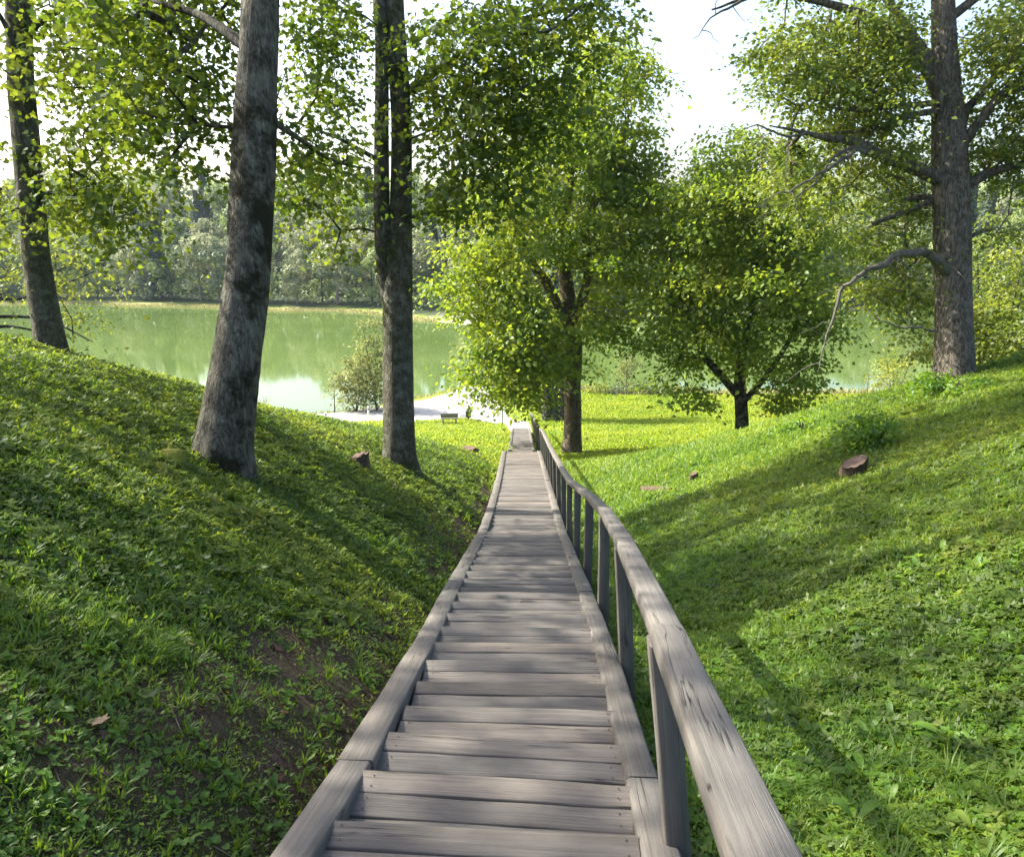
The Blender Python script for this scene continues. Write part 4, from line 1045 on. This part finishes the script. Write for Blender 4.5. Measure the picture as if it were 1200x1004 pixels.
if PL:
    rng = np.random.default_rng(21)
    cxs = stair_x
    fL = lambda x, y: (x < cxs(y)).astype(float)
    def dens_gout(x, y):
        side = x < cxs(y); n_ = fbm(x * 1.3 + 5, y * 1.3 + 2, 4)
        ru = cxs(y) - x                                   # metres left of the centre line
        left = sstep(.30, .5, n_ + .35 * sstep(3.0, 7.0, y + .55 * ru - 1.2)) * (.05 + .95 * sstep(4.5, 7.5, y + .5 * ru)) * sstep(.9, 2.0, ru)
        right = sstep(1.7, 3.2, x - cxs(y)) * sstep(3, 6, y + .5 * x - .5) * (.35 + .65 * sstep(.3, .5, n_)) + .12
        right = right * (1 - sstep(12, 15.5, y) * sstep(8.5, 6, x - .25 * (y - 14)))
        return np.where(side, left, right) * (y < 27)
    T1 = [tmpl_gout(k) for k in range(5)]
    x, y, d = sample(125000, rng, (-17, 19), (.6, 27), dens_gout, 6, 1.15)
    plants('ground_elder_carpet', M_GOUT, T1, x, y, d, .062, rng, 1 / 18., lambda x, y: np.where(x > 0, .42, .42), .2, .55)
    T2 = [tmpl_tuft(k) for k in range(6)]
    def dens_grass(x, y, _=0):
        side = x < cxs(y); n_ = fbm(x * .9 + 40, y * .9 + 11, 4); ru = np.abs(x - cxs(y))
        left = sstep(.45, .64, n_) * sstep(.8, 1.8, ru) + .04
        right = .9 + .8 * sstep(.42, .58, n_)
        return np.where(side, left, right)
    x, y, d = sample(105000, rng, (-14, 16), (.5, 26), dens_grass, 3.5, 1.3)
    plants('grass', M_GRASS, T2, x, y, d, .05, rng, 1 / 7., .5)
    T3 = [tmpl_clover(k) for k in range(5)]
    x, y, d = sample(70000, rng, (-9, 14), (.5, 20), lambda x, y: np.where(x < cxs(y), .08 * sstep(.40, .6, fbm(x * 1.2, y * 1.2)), sstep(.34, .5, fbm(x * .8 + 9, y * .8)) + .25), 3.0, 1.3)
    plants('clover_patch', M_CLOV, T3, x, y, d, .042, rng, 1 / 12., .5)
    T4 = [tmpl_rosette(k, 6 + k % 3, .55 + .12 * (k % 3)) for k in range(6)]
    x, y, d = sample(3600, rng, (-10, 12), (.7, 16), lambda x, y: .3 + (fbm(x * 1.7 + 2, y * 1.7) > .52), 3.5, 1.2)
    plants('dandelion_leaves', M_CLOV, T4, x, y, d, .075, rng, 1 / 30., .5)
    T5 = [tmpl_rosette(20 + k, 5 + k % 3, .95) for k in range(4)]
    x, y, d = sample(420, rng, (1.3, 7), (1.6, 6.5), lambda x, y: sstep(.9, 1.8, x - .35 * y + .4) * (fbm(x * 1.1 + 7, y * 1.1) > .45) + .02, 5, 1)
    plants('dock_leaves', M_CLOV, T5, x, y, d, .17, rng, 0, .5)
    T6 = [tmpl_tuft(60 + k, 16, .9, .022) for k in range(4)]
    x, y, d = sample(1300, rng, (-8, 9), (.9, 12), lambda x, y: (fbm(x * 1.1 + 70, y * 1.1 + 3) > .56) + .02 + .8 * ((x > 1.6) & (y < 3.8)), 4, 1)
    plants('long_grass', M_GRASS, T6, x, y, d, .135, rng, 0, .42)
    # litter: straw, twigs and dead leaves on the bare soil
    TS = [(np.array([(-.5, -.012, .02), (.5, -.01, .05), (.5, .01, .05), (-.5, .012, .02), (0, .0, .07)]), [(0, 1, 4), (3, 4, 2), (0, 4, 3)])]
    x, y, d = sample(7500, rng, (-9, 9), (.6, 14), lambda x, y: (1.1 - grassy(x, y)), 3.5, 1.2)
    plants('dry_straw', M_DRY, TS, x, y, d, .16, rng, 0, .5, .25, .1, 1.0)
    x, y, d = sample(6500, rng, (-10, 12), (.6, 18), lambda x, y: (1.15 - grassy(x, y)), 3.5, 1.2)
    plants('leaf_litter', M_BROWNL, [(MAPLE * [1, 1, 1.6], MAPLE_F), (KITE * [1.2, 1, 2], KITE_F)], x, y, d, .055, rng, 0, .42, .25, .7, 1.0, .012)
    TW = []
    for k in range(4):
        r_ = np.random.default_rng(200 + k); Vt = []; Ft = []
        for q in range(7):
            a = r_.random() * 6.28; c_ = (r_.normal(0, .9), r_.normal(0, .9), r_.uniform(.1, .7)); m_ = len(Vt)
            l_ = leaflet(*c_, a, r_.uniform(.6, 1.1), .5, r_.uniform(0, 1.0)); Vt += [l_[0], l_[1], l_[3], l_[5]]; Ft.append((m_, m_+1, m_+2, m_+3))
        TW.append((np.array(Vt), Ft))
    x, y, d = sample(110000, rng, (-9, 10), (.5, 13), lambda x, y: (.10 + .7 * grassy(x, y)) * (x < 0) + .4 * (x > 0), 2.6, 1.5)
    plants('short_sward', M_GRASS, TW, x, y, d, .020, rng, 1 / 7., .68, .25, .4, .8)
    # mown lawn
    T7 = [tmpl_tuft(80 + k, 6, .5, .10) for k in range(5)]
    def dens_lawn(x, y): return np.where(x > 0, sstep(12, 16, y) * np.maximum(sstep(9, 6.5, x - .25 * (y - 14)), y > 24), sstep(19, 25, y)) * (y < shore_near(x) - .6) * (1 - ((x < 1.2) & (x > -60) & (y > np.interp(x, [-40, -24, -12, -6, -3, -.6, 0], [42, 50, 51.5, 53, 54.5, 51, 42.2])))) + .0
    x, y, d = sample(120000, rng, (-16, 34), (12, 73), dens_lawn, 20, 1.5)
    plants('lawn_grass', M_LAWN, T7, x, y, d, .085, rng, 1 / 40., .5, .14, .3, .3)

# ------------------------------------------------------------------ small things
M_STUMP = plain_mat('rotten_stump_wood', (.035, .024, .018), (.13, .085, .055), 9, .95, 1.0, .03)
M_CUT = plain_mat('cut_wood', (.05, .034, .026), (.15, .095, .065), 14, .9, .5, .01)
M_GREYW = plain_mat('grey_cut_wood', (.10, .095, .085), (.26, .24, .21), 18, .9, .8, .02)
M_STONE = plain_mat('field_stone', (.09, .085, .075), (.22, .20, .17), 7, .9, .7, .03)
M_MOSS = plain_mat('yellow_moss', (.10, .12, .01), (.26, .25, .03), 40, 1, 1.0, .02)
def stump(label, px, row, h, r, lean=(0, 0), seed=0, name='tree_stump', mat=None, tilt_cut=.3):
    P, zc = hit(px, row); loc = np.array([P[0], P[1], gz(P[0], P[1])])
    o = empty(name, loc, label, 'stump', None)
    ang = np.arange(28) / 28 * 2 * pi; rows = []
    lob = 1 + .22 * (fbm(np.cos(ang) * 2 + seed, np.sin(ang) * 2 + 3) - .5) * 2
    hs = [-.15, 0, .25, .6, 1.0]
    mb = MB()
    for k, t in enumerate(hs):
        rr = r * lob * (1.25 - .28 * min(1, max(0, t) * 1.5)) * (1 + .04 * RNG.normal(0, 1, 28))
        top = (np.cos(ang) * tilt_cut * h * .6 + .12 * h * (RNG.random(28) - .5)) * (t == 1.0)
        rows.append(np.stack([np.cos(ang) * rr + lean[0] * t, np.sin(ang) * rr + lean[1] * t, np.full(28, t * h) + top], 1))
    V = np.concatenate(rows); i, k = np.meshgrid(np.arange(4), np.arange(28), indexing='ij'); k2 = (k + 1) % 28
    mb.add(V, np.stack([i*28 + k, i*28 + k2, (i+1)*28 + k2, (i+1)*28 + k], -1).reshape(-1, 4)); mb.build('bark', mat or M_STUMP, o)
    cap = MB(); inner = rows[-1] * [.97, .97, 1]; c = inner.mean(0); mid = c + (inner - c) * .5; mid[:, 2] -= .06 * h
    V = np.vstack([inner, mid, c - [0, 0, .1 * h]]); m_ = np.arange(28)
    cap.add(V, np.stack([m_, (m_+1) % 28, 28 + (m_+1) % 28, 28 + m_], 1)); cap.add(V, np.stack([28 + m_, 28 + (m_+1) % 28, np.full(28, 56)], 1))
    cap.build('cut_face', M_CUT, o)
    return o
stump('brown weathered stump with rotten wood on the right bank, largest stump there', 1000, 558, .27, .19, (-.05, -.10), 1, tilt_cut=.6)
stump('small dark stump at the foot of the right bank near the flat log', 812, 566, .22, .09, (0, 0), 2)
stump('dark rotten stump between the two trunks left of the stairs', 421, 550, .28, .16, (.03, 0), 3)
stump('low flat rotten stump in the sunny grass left of the stairs', 545, 528, .10, .42, (0, 0), 5)
def log(label, a, b, r, mat=M_GREYW):
    A_, _ = hit(*a); B_, _ = hit(*b)
    A_[2] = gz(A_[0], A_[1]) + r * .6; B_[2] = gz(B_[0], B_[1]) + r * .6
    o = empty('log', (A_ + B_) / 2, label, 'log', None); mb = MB()
    P_ = smooth_path(np.array([np.append(A_, r), np.append((A_ + B_) / 2 + [0, 0, .02], r * .95), np.append(B_, r * .85)]), 10)
    tube(mb, P_[:, :3], P_[:, 3], 14, .5, .15, 4, cap=False); mb.build('bark', mat, o, origin=(A_ + B_) / 2, smooth=True)
    for e, q in ((P_[0], P_[1]), (P_[-1], P_[-2])):
        mb = MB(); d = (e[:3] - q[:3]); d /= np.linalg.norm(d); bar(mb, e[:3] - d * .02 + [0, 0, r * .85], e[:3] + d * .012 + [0, 0, r * .85], r * 1.6, r * 1.7, bev=r * .45)
        mb.build('cut_face', M_CUT, o, origin=(A_ + B_) / 2)
log('short weathered log lying in the grass right of the railing', (752, 576), (786, 578), .08, M_STUMP)
def rock(name, label, px, row, r, mat, seed, group=None, lift=.3, sq=.6):
    P, zc = hit(px, row); loc = np.array([P[0], P[1], gz(P[0], P[1]) + r * lift])
    rg = np.random.default_rng(seed); n_, m_ = 12, 18; V = []
    for a in range(n_ + 1):
        th = pi * a / n_
        for b in range(m_):
            ph = 2 * pi * b / m_; d = np.array([sin(th) * cos(ph), sin(th) * sin(ph), cos(th)])
            k = 1 + .35 * (float(fbm(d[0] * 1.7 + seed, d[1] * 1.7 + d[2] * 2 + 5)) - .5) * 2
            V.append(d * r * k * [1, .85, sq])
    F = [(a*m_ + b, (a+1)*m_ + b, (a+1)*m_ + (b+1) % m_, a*m_ + (b+1) % m_) for a in range(n_) for b in range(m_)]
    mb = MB(); mb.add(V, F); o = mb.build(name, mat, None, loc, smooth=True); tag(o, label, 'rock', group); return o
rock('mossy_rock', 'upper rock with yellow moss in the ground elder left of the dark mossy trunk', 200, 545, .17, M_MOSS, 1, 'mossy rocks on the left bank')
rock('mossy_rock', 'lower left mossy yellow rock on the left bank', 186, 557, .12, M_MOSS, 2, 'mossy rocks on the left bank')
rock('mossy_rock', 'smallest mossy rock, right beside the lower left mossy rock', 205, 559, .08, M_MOSS, 3, 'mossy rocks on the left bank')
if TREES:
    for (px, row, w, h, lab, sd, nt2) in ((1018, 532, 62, 52, 'leafy green bush growing right behind the brown stump on the right bank', 95, 46), (1118, 462, 84, 26, 'low nettle like bush around the foot of the old oak', 96, 40), (940, 508, 40, 20, 'small low bush on the crest of the right bank left of the stump', 97, 16)):
        P, zc = hit(px, row)
        bush('low_bush', lab, 'bush', 'low bushes on the right bank', px, row, zc, w, h, 60, M_CLOV, M_BARKD, sd, .085, nt2, .35, rc=.13)
# fallen leaves one can tell apart
def fallen(label, px, row, size, mat=M_BROWNL, on_stair=False, seed=0):
    if on_stair:
        a = W(px, row, 1) ; o = np.array([0, 0, EYE]); d = a - o; t = np.arange(1, 20, .01); P_ = o + d * t[:, None]
        k = int(np.argmax(P_[:, 2] < EYE - stair_drop(P_[:, 1]) + .012)); loc = P_[k]
    else:
        P_, zc = hit(px, row); loc = np.array([P_[0], P_[1], gz(P_[0], P_[1]) + .05])
    rg = np.random.default_rng(seed); c, s = cos(rg.random() * 6), sin(rg.random() * 6)
    V = MAPLE * size * [1, 1, 1.5]; a = rg.random() * 6.28; R_ = np.array([[cos(a), -sin(a), 0], [sin(a), cos(a), 0], [0, 0, 1]])
    me_ = mesh_from('fallen_leaf', V @ R_.T, [np.array([list(range(14))])], tone=[.98]); o = link('fallen_leaf', me_, mat, None, loc)
    return tag(o, label, 'leaf', 'single fallen leaves')
fallen('pale dry leaf lying on the dark soil at lower left', 122, 864, .085, seed=1)
fallen('tiny pale leaf lying on a stair board in the lower middle', 527, 868, .03, on_stair=True, seed=2)
fallen('tiny pale leaf on the boards further up the picture', 608, 704, .035, on_stair=True, seed=3)
# bench slab, litter bin, jetty and markers down by the road
M_CONC = plain_mat('grey_concrete', (.22, .22, .21), (.34, .34, .32), 12, .9, .3, .01)
M_WHITE = plain_mat('white_paint', (.62, .62, .60), (.78, .78, .76), 20, .6, .1, .005)
M_DMET = plain_mat('dark_metal', (.03, .03, .035), (.06, .06, .06), 20, .5, .1, .005)
M_GMET = plain_mat('green_paint', (.04, .10, .06), (.07, .15, .09), 20, .5, .1, .005)
def foot(px, row): P, zc = hit(px, row); return np.array([P[0], P[1], gz(P[0], P[1])]), zc
f_, zc = foot(527, 497)
o = empty('park_bench', f_, 'low grey bench facing the lake at the edge of the road', 'bench')
w = 20 / 900 * zc
mb = MB(); bar(mb, [-w/2, 0, .46], [w/2, .05, .46], .42, .06, tone=.6); mb.build('seat', M_GREYW, o)
mb = MB(); bar(mb, [-w/2, -.2, .80], [w/2, -.15, .80], .05, .30, tone=.6); mb.build('backrest', M_GREYW, o)
for s in (-1, 1):
    mb = MB(); bar(mb, [s * w * .38, 0, .40], [s * w * .38, 0, -.1], .08, .34, up=(0, 1, 0)); mb.build('leg', M_CONC, o)
f_, zc = foot(549, 494)
o = empty('litter_bin', f_, 'dark litter bin with a wide lid beside the road right of the bench', 'bin')
mb = MB(); tube(mb, [[0, 0, -.05], [0, 0, .35]], [.05, .05], 10); mb.build('post', M_DMET, o)
mb = MB(); tube(mb, [[0, 0, .3], [0, 0, .32], [0, 0, .72], [0, 0, .74]], [.01, .17, .22, .22], 20); mb.build('bucket', M_DMET, o)
mb = MB(); tube(mb, [[0, 0, .76], [0, 0, .80], [0, 0, .90]], [.34, .34, .08], 20); mb.build('lid', M_DMET, o)
for px, row, h, lab in ((432, 487, .75, 'white roadside marker post nearer the forked trunk'), (382, 492, .6, 'white roadside marker post further left near the jetty')):
    f_, zc = foot(px, row); f_ = np.array([*f_])
    o = empty('marker_post', f_, lab, 'post', 'white marker posts along the road')
    mb = MB(); tube(mb, [[0, 0, -.1], [0, 0, h * .8], [0, 0, h]], [.08, .08, .05], 12); mb.build('post_body', M_WHITE, o)
    mb = MB(); tube(mb, [[0, 0, h * .62], [0, 0, h * .74]], [.084, .084], 12, cap=False); mb.build('band', M_DMET, o)
f_, zc = foot(589, 500)
o = empty('sign_post', f_, 'thin green post with a small panel beside the lower end of the stairs', 'sign')
mb = MB(); tube(mb, [[0, 0, -.1], [0, 0, 1.9]], [.035, .035], 10); mb.build('post', M_GMET, o)
mb = MB(); bar(mb, [-.18, -.05, 1.9], [.18, -.05, 1.9], .03, .5); mb.build('panel', M_GMET, o)
jl = np.array([-20.0, 62.8, .32])
o = empty('wooden_jetty', jl, 'low wooden jetty edge along the water in the bright reflection', 'jetty')
mb = MB()
for k in range(22):
    x = -2.2 + k * .205; bar(mb, [x, -.75, .0], [x, .75, .0], .19, .04, tone=float(RNG.random()))
mb.build('deck', M_WOOD, o)
mb = MB(); bar(mb, [-2.3, -.78, -.045], [2.3, -.78, -.045], .08, .18); mb.build('beam', M_WOOD, o)
for x in (-2, 0, 2):
    mb = MB(); bar(mb, [x, .6, -.045], [x, .6, -1.6], .12, .12, up=(0, 1, 0)); mb.build('pile', M_WOOD, o)

# ------------------------------------------------------------------ air between here and the far wood
HAZE = True
if HAZE:
    x0, x1, y0, y1, z0, z1 = -530, 530, -210, 710, -4, 62
    Vh = [(x0, y0, z0), (x1, y0, z0), (x1, y1, z0), (x0, y1, z0), (x0, y0, z1), (x1, y0, z1), (x1, y1, z1), (x0, y1, z1)]
    Fh = np.array([[0, 3, 2, 1], [4, 5, 6, 7], [0, 1, 5, 4], [1, 2, 6, 5], [2, 3, 7, 6], [3, 0, 4, 7]])
    m, nt, out = nodes('haze')
    v = N(nt, 'ShaderNodeVolumePrincipled'); v.inputs['Color'].default_value = (.66, .82, 1, 1); v.inputs['Density'].default_value = .00013
    v.inputs['Anisotropy'].default_value = .3
    nt.links.new(v.outputs[0], out.inputs['Volume'])
    hz = tag(link('haze', mesh_from('haze', Vh, [Fh]), m), kind='stuff')
